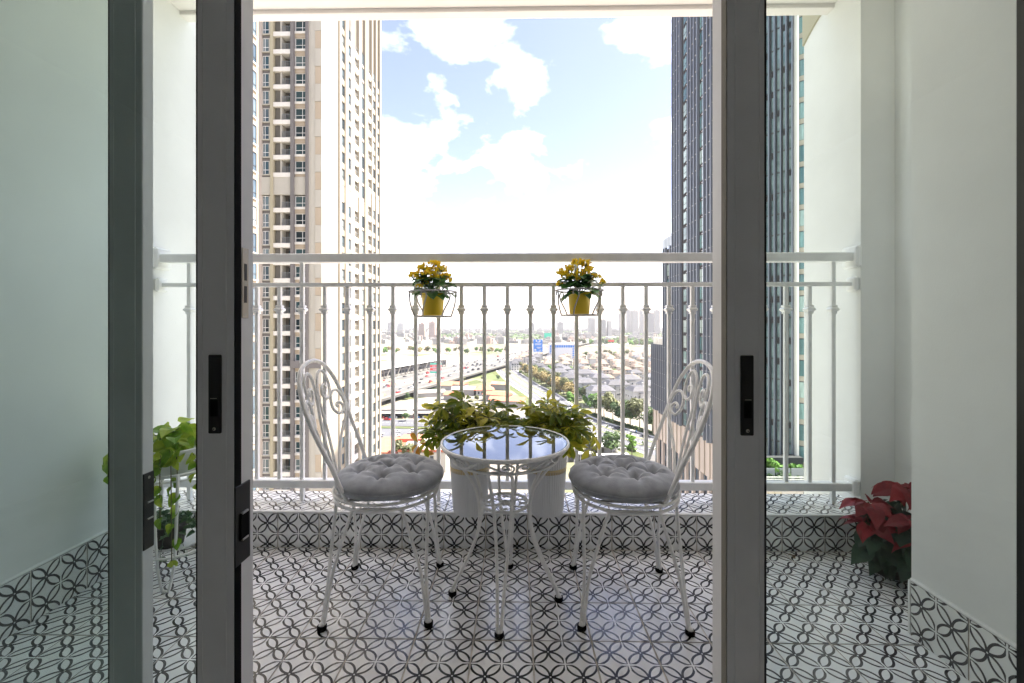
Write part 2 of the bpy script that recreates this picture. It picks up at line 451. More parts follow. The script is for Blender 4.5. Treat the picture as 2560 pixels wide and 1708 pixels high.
step = struct(MB().box(-1.9, 1.95, FLOOR_FAR + 0.003, 2.272, -0.01, STEP_H - 0.011).build('balcony_step', M['grout']))
XL = [0.055 + 0.2 * k for k in range(-10, 10)]
# whole floor tile, shared mesh, UV counts print cells (two per tile each way)
def flat_tile(w, d, u0=0.0, v0=0.0):
    return bevel_slab(MB(), G, w - G, G, d - G, -0.006, 0.0, lambda p: (p.x * 10 + u0, p.y * 10 + v0)).mesh('tile', M['tile'])
me_full = flat_tile(0.2, 0.2); me_cut = flat_tile(0.2, 0.185)
for x in XL:
    put('tile', me_cut, floor, (x, 1.845, rng.uniform(-0.0003, 0.0003)))
    for k in range(1, 6):
        o = put('tile', me_full, floor, (x, 1.845 - 0.2 * k, rng.uniform(-0.0004, 0.0004)))
        o.rotation_euler = (rng.uniform(-.0012, .0012), rng.uniform(-.0012, .0012), 0)
# riser tiles stand against the step, facing the room
mr_ = MB(); hh = STEP_H - 0.011
t = [V(G, 0, 0.001), V(0.2 - G, 0, 0.001), V(0.2 - G, 0, hh), V(G, 0, hh)]
mr_.face(t, [(p.x * 10, (p.z - hh) * 10) for p in t])
for a, b_ in ((0, 1), (1, 2), (2, 3), (3, 0)):
    mr_.face([t[a] + V(0, .0025, 0), t[b_] + V(0, .0025, 0), t[b_], t[a]], [(0.5, 0.35)] * 4)
me_riser = mr_.mesh('tile', M['tile'])
me_top = flat_tile(0.2, 0.2); me_topcut = flat_tile(0.2, 0.042)
for x in XL:
    put('tile', me_riser, step, (x, FLOOR_FAR, 0))
    put('tile', me_top, step, (x, FLOOR_FAR + 0.012, STEP_H - 0.004))
    put('tile', me_topcut, step, (x, FLOOR_FAR + 0.212, STEP_H - 0.004))
MB().cbox(-1.9, 1.95, FLOOR_FAR - 0.002, FLOOR_FAR + 0.0115, STEP_H - 0.0112, STEP_H - 0.0025, 0.003).build('edge_trim', M['trim'], step)

# side walls, as plans extruded up
wl_ = struct(MB().prism([(-2.15, 0.84), (WL_NEAR, 0.84), (WL_NEAR, 1.90), (WL_FAR, 1.96), (WL_FAR, 2.70), (-2.15, 2.70)], -1.2, 34.0).build('wall_left', M['wall']))  # outer end lengthened behind the door stile to bounce sun inside
wr_ = struct(MB().prism([(1.372, 0.84), (2.25, 0.84), (2.25, 2.542), (1.70, 2.542), (1.70, 2.128), (1.866, 2.128), (1.866, 1.50), (1.372, 1.50)], -1.2, 34.0).build('wall_right', M['wall']))
# skirting tiles
def skirt(parent, x, sgn, y0, y1, h, v0):
    y = y0; first = True
    while y < y1 - 0.01:
        e = min(y + 0.2, y1)
        mb = MB(); xs = x; xi = x - sgn * 0.0125
        t = [V(xs, y + G, 0.001), V(xs, e - G, 0.001), V(xs, e - G, h), V(xs, y + G, h)]
        if sgn < 0: t = [t[1], t[0], t[3], t[2]]
        mb.face(t, [((p.y - y0) * 10, (p.z - h) * 10 + v0) for p in t])
        bk = [V(xi, p.y, p.z) for p in t]
        for a, b_ in ((0, 1), (1, 2), (2, 3), (3, 0)):
            mb.face([bk[a], bk[b_], t[b_], t[a]], [(0.5, 0.35)] * 4)
        mb.build('skirting_tile', M['tile'], parent)
        y = e
MB().box(WL_NEAR + 0.0003, WL_NEAR + 0.0115, 0.90, 1.899, 0.0, 0.186).build('skirting_grout', M['grout'], wl_)
skirt(wl_, WL_NEAR + 0.0135, 1, 0.90, 1.90, 0.187, 0.0)
MB().cbox(WL_NEAR + 0.0005, WL_NEAR + 0.015, 0.90, 1.90, 0.188, 0.196, 0.002).build('skirting_cap', M['trim'], wl_)
MB().box(1.372 - 0.0115, 1.372 - 0.0003, 0.90, 1.488, 0.0, 0.186).build('skirting_grout', M['grout'], wr_)
skirt(wr_, 1.372 - 0.0135, -1, 0.90, 1.49, 0.187, 0.13)
MB().cbox(1.372 - 0.015, 1.372 - 0.0005, 0.90, 1.492, 0.188, 0.196, 0.002).build('skirting_cap', M['trim'], wr_)
MB().box(1.3586, 1.372 - 0.0004, 1.4905, 1.499, 0.001, 0.187).build('skirting_edge', M['trim'], wr_)

ceil = struct(MB().box(WL_FAR - 0.1, 1.90, 0.84, 2.345, 2.785, 3.05).build('balcony_ceiling', M['ceil']))
MB().cbox(WL_FAR - 0.09, 1.89, 2.30, 2.362, 2.764, 3.04, 0.004).build('drip_edge', M['ceil'], ceil)
# curved piece outside the drip edge; its dark beige stands for soffit shade
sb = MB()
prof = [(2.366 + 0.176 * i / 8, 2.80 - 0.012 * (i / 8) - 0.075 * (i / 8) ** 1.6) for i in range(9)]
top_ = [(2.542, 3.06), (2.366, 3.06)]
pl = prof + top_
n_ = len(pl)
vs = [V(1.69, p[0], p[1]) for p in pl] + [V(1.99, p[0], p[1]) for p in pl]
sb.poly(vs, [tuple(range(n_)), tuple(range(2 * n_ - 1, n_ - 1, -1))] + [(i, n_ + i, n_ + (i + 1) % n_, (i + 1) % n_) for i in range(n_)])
sb.build('soffit_shade_piece', M['soffit'], ceil)

# the room the camera stands in
struct(MB().box(-3.0, 3.0, -3.4, 0.86, -0.16, -0.006).build('room_floor', M['roomfloor']))
struct(MB().box(-3.0, 3.0, -3.4, 0.86, 2.75, 2.95).build('room_ceiling', M['roomwall']))
struct(MB().box(-3.1, 3.1, -3.55, -3.4, -0.16, 2.95).build('room_wall_back', M['roomwall']))
struct(MB().box(-3.15, -3.0, -3.4, 0.86, -0.16, 2.95).build('room_wall_left', M['roomwall']))
struct(MB().box(3.0, 3.15, -3.4, 0.86, -0.16, 2.95).build('room_wall_right', M['roomwall']))
fw = MB(); fw.box(-3.0, -1.62, 0.70, 0.836, -0.005, 2.74); fw.box(1.36, 3.0, 0.70, 0.836, -0.005, 2.74); fw.box(-1.618, 1.358, 0.72, 0.838, 2.40, 2.74)
struct(fw.build('room_wall_front', M['roomwall']))

# ------------------------------------------------------------------ sliding doors
def slab_handle(parent, x, y, z0, z1, w, facing='y'):
    """flush pull: black plate with two sunk grips and a screw"""
    mb = MB(); mb.cbox(x, x + w, y - 0.004, y + 0.002, z0, z1, 0.0015)
    h = mb.build('handle', M['black'], parent)
    L = z1 - z0
    MB().box(x + w * .22, x + w * .78, y - 0.0046, y - 0.004, z0 + L * .22, z0 + L * .43).build('latch_slider', M['rubber'], h)
    MB().cbox(x + w * .25, x + w * .75, y - 0.0062, y - 0.0046, z0 + L * .445, z0 + L * .452, 0.0003).build('grip_lip', M['steel'], h)
    q = MB(); c = V(x + w / 2, y - 0.004, z0 + 0.006 + 0.003)
    q.poly([c + V(0.0034 * math.cos(a), 0, 0.0034 * math.sin(a)) for a in [2 * PI * i / 14 for i in range(14)]] +
           [c + V(0.0022 * math.cos(a), -0.0016, 0.0022 * math.sin(a)) for a in [2 * PI * i / 14 for i in range(14)]],
           [(i, (i + 1) % 14, 14 + (i + 1) % 14, 14 + i) for i in range(14)] + [tuple(range(14, 28))])
    s_ = q.build('screw', M['steel'], h)
    MB().box(c.x - .0014, c.x + .0014, c.y - .002, c.y - .0016, c.z - .0004, c.z + .0004).box(c.x - .0004, c.x + .0004, c.y - .0021, c.y - .0016, c.z - .0014, c.z + .0014).build('screw_slot', M['black'], h)
    return h
def door_leaf(label, x0, x1, y0, y1, stile, end, gasket_side, name='sliding_door'):
    """x0..x1 the leaf, y0 the room side, end = the side whose meeting stile shows"""
    t_ = thing(name, label, 'door', ((x0 + x1) / 2, (y0 + y1) / 2, 0))
    ox, oy = (x0 + x1) / 2, (y0 + y1) / 2
    def L(mb, n, m): return mb.build(n, m, t_, loc=(-ox, -oy, 0))
    sA = (x1 - stile, x1) if end > 0 else (x0, x0 + stile)
    sB = (x0, x0 + stile) if end > 0 else (x1 - stile, x1)
    mb = MB()                                  # meeting stile: two skins with fine ribs on the room face
    mb.cbox(sA[0], sA[1], y0, y1 - 0.001, 0.03, 2.38, 0.0015)
    for q in (0.14, 0.78):
        xx = sA[0] + stile * (q if end > 0 else 1 - q)
        mb.cbox(xx - 0.0012, xx + 0.0012, y0 - 0.0011, y0 + 0.001, 0.031, 2.379, 0.0005)
    L(mb, 'stile', M['alu'])
    L(MB().cbox(sB[0], sB[1], y0, y0 + 0.020, 0.03, 2.38, 0.0015), 'stile', M['alu'])
    gx0, gx1 = x0 + stile, x1 - stile
    L(MB().cbox(gx0, gx1, y0 + .004, y1 - .005, 2.30, 2.379, 0.002), 'top_rail', M['alu'])
    L(MB().cbox(gx0, gx1, y0 + .004, y1 - .005, 0.031, 0.115, 0.002), 'bottom_rail', M['alu'])
    ym = y0 + 0.011
    g = L(MB().face([V(gx0, ym, .115), V(gx1, ym, .115), V(gx1, ym, 2.30), V(gx0, ym, 2.30)]), 'glass_pane', M['doorglass'])
    e = MB()
    for gx in (gx0, gx1): e.box(gx - .0025, gx + .0035, ym - .010, ym + .008, .117, 2.298)
    L(e, 'glazing_bead', M['black'])
    if gasket_side:
        xe = sA[1] if end > 0 else sA[0]
        L(MB().box(min(xe, xe + .0012 * end), max(xe, xe + .0012 * end), y0 + .0005, y0 + 0.0195, .035, 2.375), 'gasket', M['rubber'] if gasket_side == 1 else M['alu_olive'])
    return t_, ox, oy
M['alu_olive'] = mat('grey_brush_seal', (0.20, 0.19, 0.16), 0.8)
dB, oxB, oyB = door_leaf('sliding glass door leaf left of the opening with black lock and strike plate on its edge', -1.58, -0.535, 0.80, 0.861, 0.0715, 1, 1)
h = slab_handle(dB, -0.5825, 0.80, 0.864, 1.013, 0.0240); h.location = (-oxB, -oyB, 0)
# lock body on the edge of that leaf
lk = MB(); lk.cbox(-0.536, -0.5325, 0.8005, 0.846, 0.607, 0.760, 0.001)
lo = lk.build('lock', M['black'], dB, loc=(-oxB, -oyB, 0))
MB().cbox(-0.5325, -0.5285, 0.812, 0.836, 0.655, 0.705, 0.001).build('latch', M['rubber'], lo)
MB().cbox(-0.5325, -0.527, 0.815, 0.833, 0.652, 0.656, 0.0008).build('latch_lip', M['steel'], lo)
MB().cbox(-0.5325, -0.527, 0.815, 0.833, 0.703, 0.707, 0.0008).build('latch_lip', M['steel'], lo)
sp = MB().cbox(-0.5355, -0.5335, 0.822, 0.842, 1.083, 1.221, 0.0008).build('strike_plate', M['plate'], dB, loc=(-oxB, -oyB, 0))
for z0, z1 in ((1.113, 1.146), (1.157, 1.190)):
    MB().box(-0.5337, -0.5329, 0.828, 0.836, z0, z1).build('strike_hole', M['black'], sp)
for z in (1.09, 1.1515, 1.213):
    q = MB(); q.poly([V(-0.5329, 0.832 + .0028 * math.cos(a), z + .0028 * math.sin(a)) for a in [2 * PI * i / 12 for i in range(12)]], [tuple(range(12))])
    q.build('screw', M['steel'], sp)
dC, oxC, oyC = door_leaf('sliding glass door leaf on the right with black flush pull, white wall behind its glass', 0.393, 1.017, 0.80, 0.861, 0.070, -1, 2)
h = slab_handle(dC, 0.4175, 0.80, 0.864, 1.013, 0.0235); h.location = (-oxC, -oyC, 0)
dA, oxA, oyA = door_leaf('second sliding door leaf parked behind the left one, black lock plate low on its edge', -1.60, -0.787, 0.885, 0.914, 0.072, 1, 0)
lp = MB().cbox(-0.788, -0.7845, 0.886, 0.912, 0.592, 0.754, 0.001).build('handle', M['black'], dA, loc=(-oxA, -oyA, 0))
for z in (0.655, 0.690): MB().cbox(-0.7845, -0.781, 0.893, 0.907, z, z + 0.003, 0.0006).build('grip_lip', M['steel'], lp)
q = MB(); q.poly([V(-0.7842, 0.899 + .0032 * math.cos(a), 0.744 + .0032 * math.sin(a)) for a in [2 * PI * i / 12 for i in range(12)]], [tuple(range(12))])
q.build('screw', M['steel'], lp)
struct(MB().box(-1.618, 1.358, 0.78, 0.93, -0.005, 0.012).build('door_threshold', M['alu']))

# ------------------------------------------------------------------ railing
RY = 2.165
rail = thing('balcony_railing', 'white painted metal railing with collared bars across the open balcony', 'railing', (0, RY, 0))
XA, XB = WL_FAR, 1.70
MB().cbox(XA + .02, XB - .02, -.030, .030, 1.386, 1.430, 0.004).build('top_rail', M['rail'], rail)
MB().cbox(XA + .02, XB - .02, -.011, .011, 1.263, 1.284, 0.002).build('middle_rail', M['rail'], rail)
MB().cbox(XA + .02, XB - .02, -.022, .022, 0.240, 0.280, 0.003).build('bottom_rail', M['rail'], rail)
NB = 29; B0, B1 = -1.678, 1.590
posts = {0, 5, 11, 17, 23, 28}
me_bal = MB().cbox(-.0088, .0088, -.0088, .0088, 0.279, 1.264, 0.0012).mesh('baluster', M['rail'])
me_post = MB().cbox(-.0095, .0095, -.0095, .0095, 0.279, 1.264, 0.0012).cbox(-.0095, .0095, -.0095, .0095, 1.283, 1.388, 0.0012).cbox(-.0095, .0095, -.0095, .0095, STEP_H - .004, 0.241, 0.0012).mesh('post', M['rail'])
cl = MB()
def sq(z, h): return [V(-h, -h, z), V(h, -h, z), V(h, h, z), V(-h, h, z)]
prof = [(-.022, .010), (-.022, .0135), (-.012, .0125), (-.009, .015), (-.003, .0205), (.003, .0205), (.009, .015), (.012, .0125), (.016, .0155), (.022, .0135), (.022, .010)]
vv = []; ff = []
for z, h_ in prof: vv += sq(z, h_)
for i in range(len(prof) - 1):
    for j in range(4): ff.append((i * 4 + j, i * 4 + (j + 1) % 4, i * 4 + 4 + (j + 1) % 4, i * 4 + 4 + j))
cl.poly(vv, ff); me_collar = cl.mesh('collar', M['rail'])
for i in range(NB):
    x = B0 + (B1 - B0) * i / (NB - 1)
    o = put('post' if i in posts else 'baluster', me_post if i in posts else me_bal, rail, (x, 0, 0))
    put('collar', me_collar, o, (0, 0, 1.147))
for xs, sg in ((XA, 1), (XB, -1)):
    for z, hz, hy, tk in ((1.408, .054, .052, .030), (1.273, .036, .036, .024), (0.262, .042, .040, .030)):
        a, b_ = sorted((xs + sg * 0.0005, xs + sg * tk))
        MB().cbox(a, b_, -hy, hy, z - hz, z + hz, 0.009).build('wall_bracket', M['rail'], rail, smooth=False)

# ------------------------------------------------------------------ wire chairs with scrolled backs
def back_x(u, t):
    side = -0.100 - 0.24 * t + 0.045 * t * t
    return side - 0.085 * (1 - t) * max(0, 1 - (u / 0.17) ** 2)
def bp3(u, t): return V(back_x(u, t), u, 0.437 + 0.489 * t)
def make_chair(label, loc, rz):
    c = thing('garden_chair', label, 'chair', loc, rz, 'white wire chairs at the glass table')
    half = [(0.165, 0.0), (0.163, 0.10), (0.170, 0.25), (0.183, 0.42), (0.192, 0.58), (0.187, 0.72), (0.165, 0.84), (0.120, 0.94), (0.06, 0.99)]
    pts = [bp3(u, t) for u, t in half] + [bp3(0, 1.003)] + [bp3(-u, t) for u, t in reversed(half)]
    MB().tube(cr(pts, 6), 0.0080, 10).build('back_loop', M['iron'], c, True)
    A = [(0.006, 0.015), (0.010, 0.14), (0.020, 0.30), (0.022, 0.46), (0.012, 0.62), (0.010, 0.74), (0.024, 0.86), (0.058, 0.915), (0.094, 0.885), (0.112, 0.80), (0.104, 0.715), (0.076, 0.675), (0.050, 0.705), (0.046, 0.765), (0.064, 0.795), (0.080, 0.77), (0.072, 0.74)]
    B = [(0.016, 0.015), (0.034, 0.12), (0.070, 0.26), (0.118, 0.40), (0.160, 0.51), (0.182, 0.60)]
    C = [(0.184, 0.52), (0.180, 0.64), (0.160, 0.715), (0.126, 0.722), (0.100, 0.665), (0.099, 0.585), (0.124, 0.530), (0.152, 0.545), (0.160, 0.590), (0.144, 0.622), (0.126, 0.605), (0.132, 0.582)]
    for sg in (1, -1):
        MB().tube(cr([bp3(sg * u, t) for u, t in A], 5), 0.0058, 8).build('back_scroll', M['iron'], c, True)
        MB().tube(cr([bp3(sg * u, t) for u, t in B], 5), 0.0058, 8).build('back_stem', M['iron'], c, True)
        MB().tube(cr([bp3(sg * u, t) for u, t in C], 5), 0.0058, 8).build('back_scroll', M['iron'], c, True)
    MB().tube(circ(0.200, 0.437, 56), 0.0062, 8, True).build('seat_ring', M['iron'], c, True)
    MB().tube(circ(0.196, 0.414, 56), 0.0060, 8, True).build('seat_ring', M['iron'], c, True)
    s = MB()
    for k in range(-3, 4):
        y = k * 0.05; w = math.sqrt(0.2 ** 2 - y * y)
        s.cbox(-w, w, y - 0.011, y + 0.011, 0.436, 0.4385, 0.0006)
    s.build('seat_slats', M['iron'], c)
    fx, fy = 0.185, 0.188
    for k in range(4):
        a = k * PI / 2; Rm = Matrix.Rotation(a, 3, 'Z')
        q = [(fx, -fy, 0.006), (0.182, -0.185, 0.035), (0.166, -0.1735, 0.150), (0.150, -0.172, 0.22), (0.098, -0.170, 0.385), (0.086, -0.169, 0.4045), (0.062, -0.168, 0.409)]
        path = [V(*p) for p in q] + [V(-p[0], p[1], p[2]) for p in reversed(q)]
        off = 0.0055
        path = [V(p.x * (1 - off / 0.185), p.y, p.z) for p in path]
        MB().tube(cr([Rm @ p for p in path], 4), 0.0064, 8).build('leg_hoop', M['iron'], c, True)
    for sx in (1, -1):
        for sy in (1, -1):
            MB().lathe([(0.0, 0.0005), (0.014, 0.0005), (0.0165, 0.004), (0.0165, 0.016), (0.013, 0.019), (0.012, 0.012), (0.0, 0.012)], 16, (sx * fx, sy * fy, 0)).build('rubber_foot', M['rubber'], c, True)
            MB().lathe([(0.0105, 0.012), (0.0115, 0.018), (0.008, 0.026), (0.0, 0.028)], 12, (sx * fx, sy * fy, 0)).build('foot_cap', M['iron'], c, True)
    return c
make_chair('white wire chair with scrolled back, left of the glass table', (-0.5085, 1.6825, 0), R(4))
make_chair('white wire chair with scrolled back, right of the glass table', (0.4255, 1.6770, 0), R(177))

def make_cushion(label, loc, rz, seed):
    c = thing('seat_cushion', label, 'cushion', loc, rz, 'grey tufted seat cushions')
    rg = random.Random(seed)
    Rr = 0.206; T = [(0.0, 0.0)] + [(0.112 * math.cos(k * PI / 3 + .3) + rg.uniform(-.008, .008), 0.112 * math.sin(k * PI / 3 + .3) + rg.uniform(-.008, .008)) for k in range(6)]
    from mathutils import noise
    def top(x, y):
        r = math.hypot(x, y) / Rr
        edge = max(0.0, 1 - r ** 3.2) ** 0.52
        z = 0.052 * edge
        for k, (tx, ty) in enumerate(T):
            dx, dy = x - tx, y - ty; d = math.hypot(dx, dy)
            z -= (0.034 if k else 0.038) * math.exp(-(d / 0.021) ** 1.35) * min(1, edge * 1.3)
            an = math.atan2(dy, dx)
            pl = math.sin(an * 5 + k * 1.7 + 2.0 * noise.noise(V(x * 14, y * 14, k)))
            z += 0.0052 * pl * math.exp(-((d - 0.032) / 0.026) ** 2) * edge
        # folds running between neighbouring tufts
        for k in range(1, 7):
            a, b_ = T[k], T[1 + k % 6]
            for (p, q_) in ((a, b_), (a, T[0])):
                ex, ey = q_[0] - p[0], q_[1] - p[1]; L2 = ex * ex + ey * ey
                t_ = max(0, min(1, ((x - p[0]) * ex + (y - p[1]) * ey) / L2))
                d = math.hypot(x - p[0] - ex * t_, y - p[1] - ey * t_)
                z -= 0.0085 * math.exp(-(d / 0.0105) ** 2) * edge
        z += 0.006 * noise.noise(V(x * 11 + seed, y * 11, 0.3)) * edge + 0.0018 * noise.noise(V(x * 46 + seed, y * 46, 1.3)) * edge
        return z
    nr, ns = 46, 150; vs = []; F = []
    for i in range(nr + 1):
        q = i / nr; rr = Rr * math.sin(q * PI / 2) ** 0.92
        for j in range(ns):
            a = 2 * PI * j / ns
            w = 1 + 0.012 * math.sin(3 * a + seed) + 0.008 * math.sin(7 * a + 2 * seed) + 0.006 * math.sin(19 * a)
            x, y = rr * w * math.cos(a), rr * w * math.sin(a)
            vs.append(V(x, y, 0.030 + top(x / w, y / w)))
    for i in range(nr):
        for j in range(ns): F.append((i * ns + j, (i + 1) * ns + j, (i + 1) * ns + (j + 1) % ns, i * ns + (j + 1) % ns))
    base = len(vs)
    for (rf, z) in ((1.004, 0.024), (0.985, 0.013), (0.93, 0.003), (0.6, 0.0), (0.0, 0.0)):
        for j in range(ns):
            a = 2 * PI * j / ns; w = 1 + 0.012 * math.sin(3 * a + seed) + 0.008 * math.sin(7 * a + 2 * seed) + 0.004 * math.sin(23 * a + seed)
            vs.append(V(Rr * rf * w * math.cos(a), Rr * rf * w * math.sin(a), z))
    st = nr * ns
    for k in range(5):
        lo_, hi_ = (st if k == 0 else base + (k - 1) * ns), base + k * ns
        for j in range(ns): F.append((lo_ + j, hi_ + j, hi_ + (j + 1) % ns, lo_ + (j + 1) % ns))
    MB().poly(vs, F).build('cover', M['cushion'], c, True)
    sm = [V(Rr * 1.004 * (1 + 0.012 * math.sin(3 * a + seed) + 0.008 * math.sin(7 * a + 2 * seed)) * math.cos(a), Rr * 1.004 * (1 + 0.012 * math.sin(3 * a + seed) + 0.008 * math.sin(7 * a + 2 * seed)) * math.sin(a), 0.0255) for a in [2 * PI * i / 90 for i in range(90)]]
    MB().tube(sm, 0.0022, 6, True).build('seam', M['cushion'], c, True)
    for tx, ty in T:
        z = 0.030 + top(tx, ty)
        MB().lathe([(0.0, -0.004), (0.0075, -0.003), (0.008, 0.0015), (0.005, 0.0035), (0, 0.004)], 12, (tx, ty, z)).build('tuft_button', M['cushion'], c, True)
make_cushion('round grey tufted velvet cushion on the left chair', (-0.497, 1.683, 0.4445), 0.2, 3)
make_cushion('round grey tufted velvet cushion on the right chair', (0.418, 1.678, 0.4445), 1.4, 8)

# ------------------------------------------------------------------ glass table
tb = thing('side_table', 'small round white wire table with clear glass top between the chairs', 'table', (-0.043, 1.667, 0), R(-4))
g = MB().lathe([(0.2385, 0.6165), (0.0, 0.6165)], 72); g.f.pop(-1) if len(g.f[-1]) > 4 else None; g = g.mesh('glass_top', [M['tableglass']])
put('glass_top', g, tb)
MB().tube(circ(0.2392, 0.6138, 72), 0.0026, 6, True).build('glass_edge', M['glassedge'], tb, True)
MB().lathe([(0.2400, 0.6055), (0.2440, 0.6030), (0.2490, 0.6050), (0.2510, 0.6110), (0.2495, 0.6170), (0.2455, 0.6190), (0.2420, 0.6170), (0.2412, 0.6110), (0.2400, 0.6055)], 72).build('rim', M['iron'], tb, True)
MB().tube(circ(0.232, 0.603, 72), 0.005, 8, True).build('glass_support_ring', M['iron'], tb, True)
MB().tube(circ(0.206, 0.556, 60), 0.0052, 8, True).build('apron_ring', M['iron'], tb, True)
def apron(a, h):       # on the cone between rim and apron ring; h 0..1
    r = 0.206 + 0.036 * h
    return V(r * math.cos(a), r * math.sin(a), 0.558 + 0.044 * h)
NS = 12
for k in range(NS):
    a0 = 2 * PI * k / NS; w = 2 * PI / NS * 0.92; sg = 1 if k % 2 else -1
    P = [(-.50, .98), (-.34, .72), (-.10, .42), (.12, .12), (.34, .04), (.48, .30), (.46, .68), (.30, .86), (.14, .72), (.16, .46), (.29, .42), (.33, .56)]
    MB().tube(cr([apron(a0 + sg * u * w, v) for u, v in P], 4), 0.0038, 6).build('apron_scroll', M['iron'], tb, True)
for k in range(4):
    Rm = Matrix.Rotation(k * PI / 2, 3, 'Z')
    side = [(0.208, 0.006, 0.006), (0.206, 0.007, 0.03), (0.180, 0.010, 0.085), (0.148, 0.014, 0.150), (0.112, 0.021, 0.24), (0.098, 0.027, 0.31), (0.097, 0.032, 0.374), (0.112, 0.037, 0.44), (0.150, 0.042, 0.505), (0.186, 0.040, 0.545), (0.2005, 0.026, 0.556)]
    path = [V(*p) for p in side] + [V(0.203, 0, 0.5575)] + [V(p[0], -p[1], p[2]) for p in reversed(side)]
    MB().tube(cr([Rm @ p for p in path], 4), 0.0062, 8).build('leg_hoop', M['iron'], tb, True)
    p = Rm @ V(0.209, 0, 0)
    MB().lathe([(0.0, 0.0005), (0.014, 0.0005), (0.0165, 0.004), (0.0165, 0.016), (0.013, 0.019), (0.012, 0.012), (0.0, 0.012)], 16, p).build('rubber_foot', M['rubber'], tb, True)
    MB().lathe([(0.0105, 0.012), (0.0115, 0.018), (0.008, 0.026), (0.0, 0.028)], 12, p).build('foot_cap', M['iron'], tb, True)
MB().tube(circ(0.091, 0.374, 40), 0.0055, 8, True).build('shelf_ring', M['iron'], tb, True)
for k in range(4):
    a = k * PI / 2 + PI / 4
    def sp_(u, v): return V(math.cos(a) * u - math.sin(a) * v, math.sin(a) * u + math.cos(a) * v, 0.374)
    for sg in (1, -1):
        P = [(0.005, 0.002), (0.03, 0.004), (0.058, 0.012), (0.076, 0.030), (0.070, 0.048), (0.052, 0.050), (0.044, 0.038), (0.053, 0.030)]
        MB().tube(cr([sp_(u, v * sg) for u, v in P], 4), 0.0036, 6).build('shelf_scroll', M['iron'], tb, True)
MB().tube(circ(0.020, 0.374, 20), 0.0036, 6, True).build('shelf_centre_ring', M['iron'], tb, True)
# ------------------------------------------------------------------ plants on the balcony
def leaf(mb, L, W, bend=0.3, fold=0.12, shape='oval', seg=7, base=V(0, 0, 0), ang=0.0, pitch=0.0, wave=0.0, seed=0, m=0):
    """one leaf blade along +x, UV.x = distance from the midrib"""
    cols = [-1, -0.55, 0, 0.55, 1]
    rg = random.Random(seed * 91 + 5)
    ph = rg.uniform(0, 6)
    def w(t):
        if shape == 'oval': return math.sin(PI * min(1, t ** 0.85)) ** 0.8
        if shape == 'heart': return (min(1, t / 0.22) ** 0.5) * (1 - max(0, (t - 0.22) / 0.78) ** 1.55) if t > 0 else 0.0
        if shape == 'lance': return math.sin(PI * t ** 0.75) ** 1.1
        if shape == 'obov': return math.sin(PI * min(1, t ** 1.5)) ** 0.75
        if shape == 'scal': return math.sin(PI * min(1, t ** 0.95)) ** 0.55 * (1 + 0.08 * math.sin(t * 42))
        return 1
    rows = []
    x = 0.0; z = 0.0; sl = pitch
    for i in range(seg + 1):
        t = i / seg
        ww = max(0.0, w(t)) * W / 2
        if i in (0, seg): ww = max(ww * 0.2, W * 0.02)
        row = []
        for c in cols:
            zz = z + abs(c) * fold * ww * 2 + wave * ww * math.sin(t * 9 + ph + c * 2)
            px = x - (0.10 * L * abs(c) ** 2 if shape == 'heart' and i < 2 else 0)
            v = V(px, c * ww, zz)
            row.append(Matrix.Rotation(ang, 3, 'Z') @ v + base)
        rows.append(row)
        sl -= bend / seg * 1.6
        x += L / seg * math.cos(sl); z += L / seg * math.sin(sl)
    for i in range(seg):
        for j in range(4):
            p = [rows[i][j], rows[i + 1][j], rows[i + 1][j + 1], rows[i][j + 1]]
            a, b_ = abs(cols[j]), abs(cols[j + 1])
            mb.face(p, [(a + .01, i / seg), (a + .01, (i + 1) / seg), (b_ + .01, (i + 1) / seg), (b_ + .01, i / seg)], m)
    return mb
def orient(p, xdir, up=V(0, 0, 1), roll=0.0, s=1.0):
    x = Vector(xdir).normalized(); u = Vector(up)
    z = (u - x * u.dot(x))
    z = z.normalized() if z.length > 1e-5 else x.orthogonal().normalized()
    y = z.cross(x)
    m3 = Matrix((x, y, z)).transposed() @ Matrix.Rotation(roll, 3, 'X')
    return Matrix.Translation(p) @ m3.to_4x4() @ Matrix.Scale(s, 4)

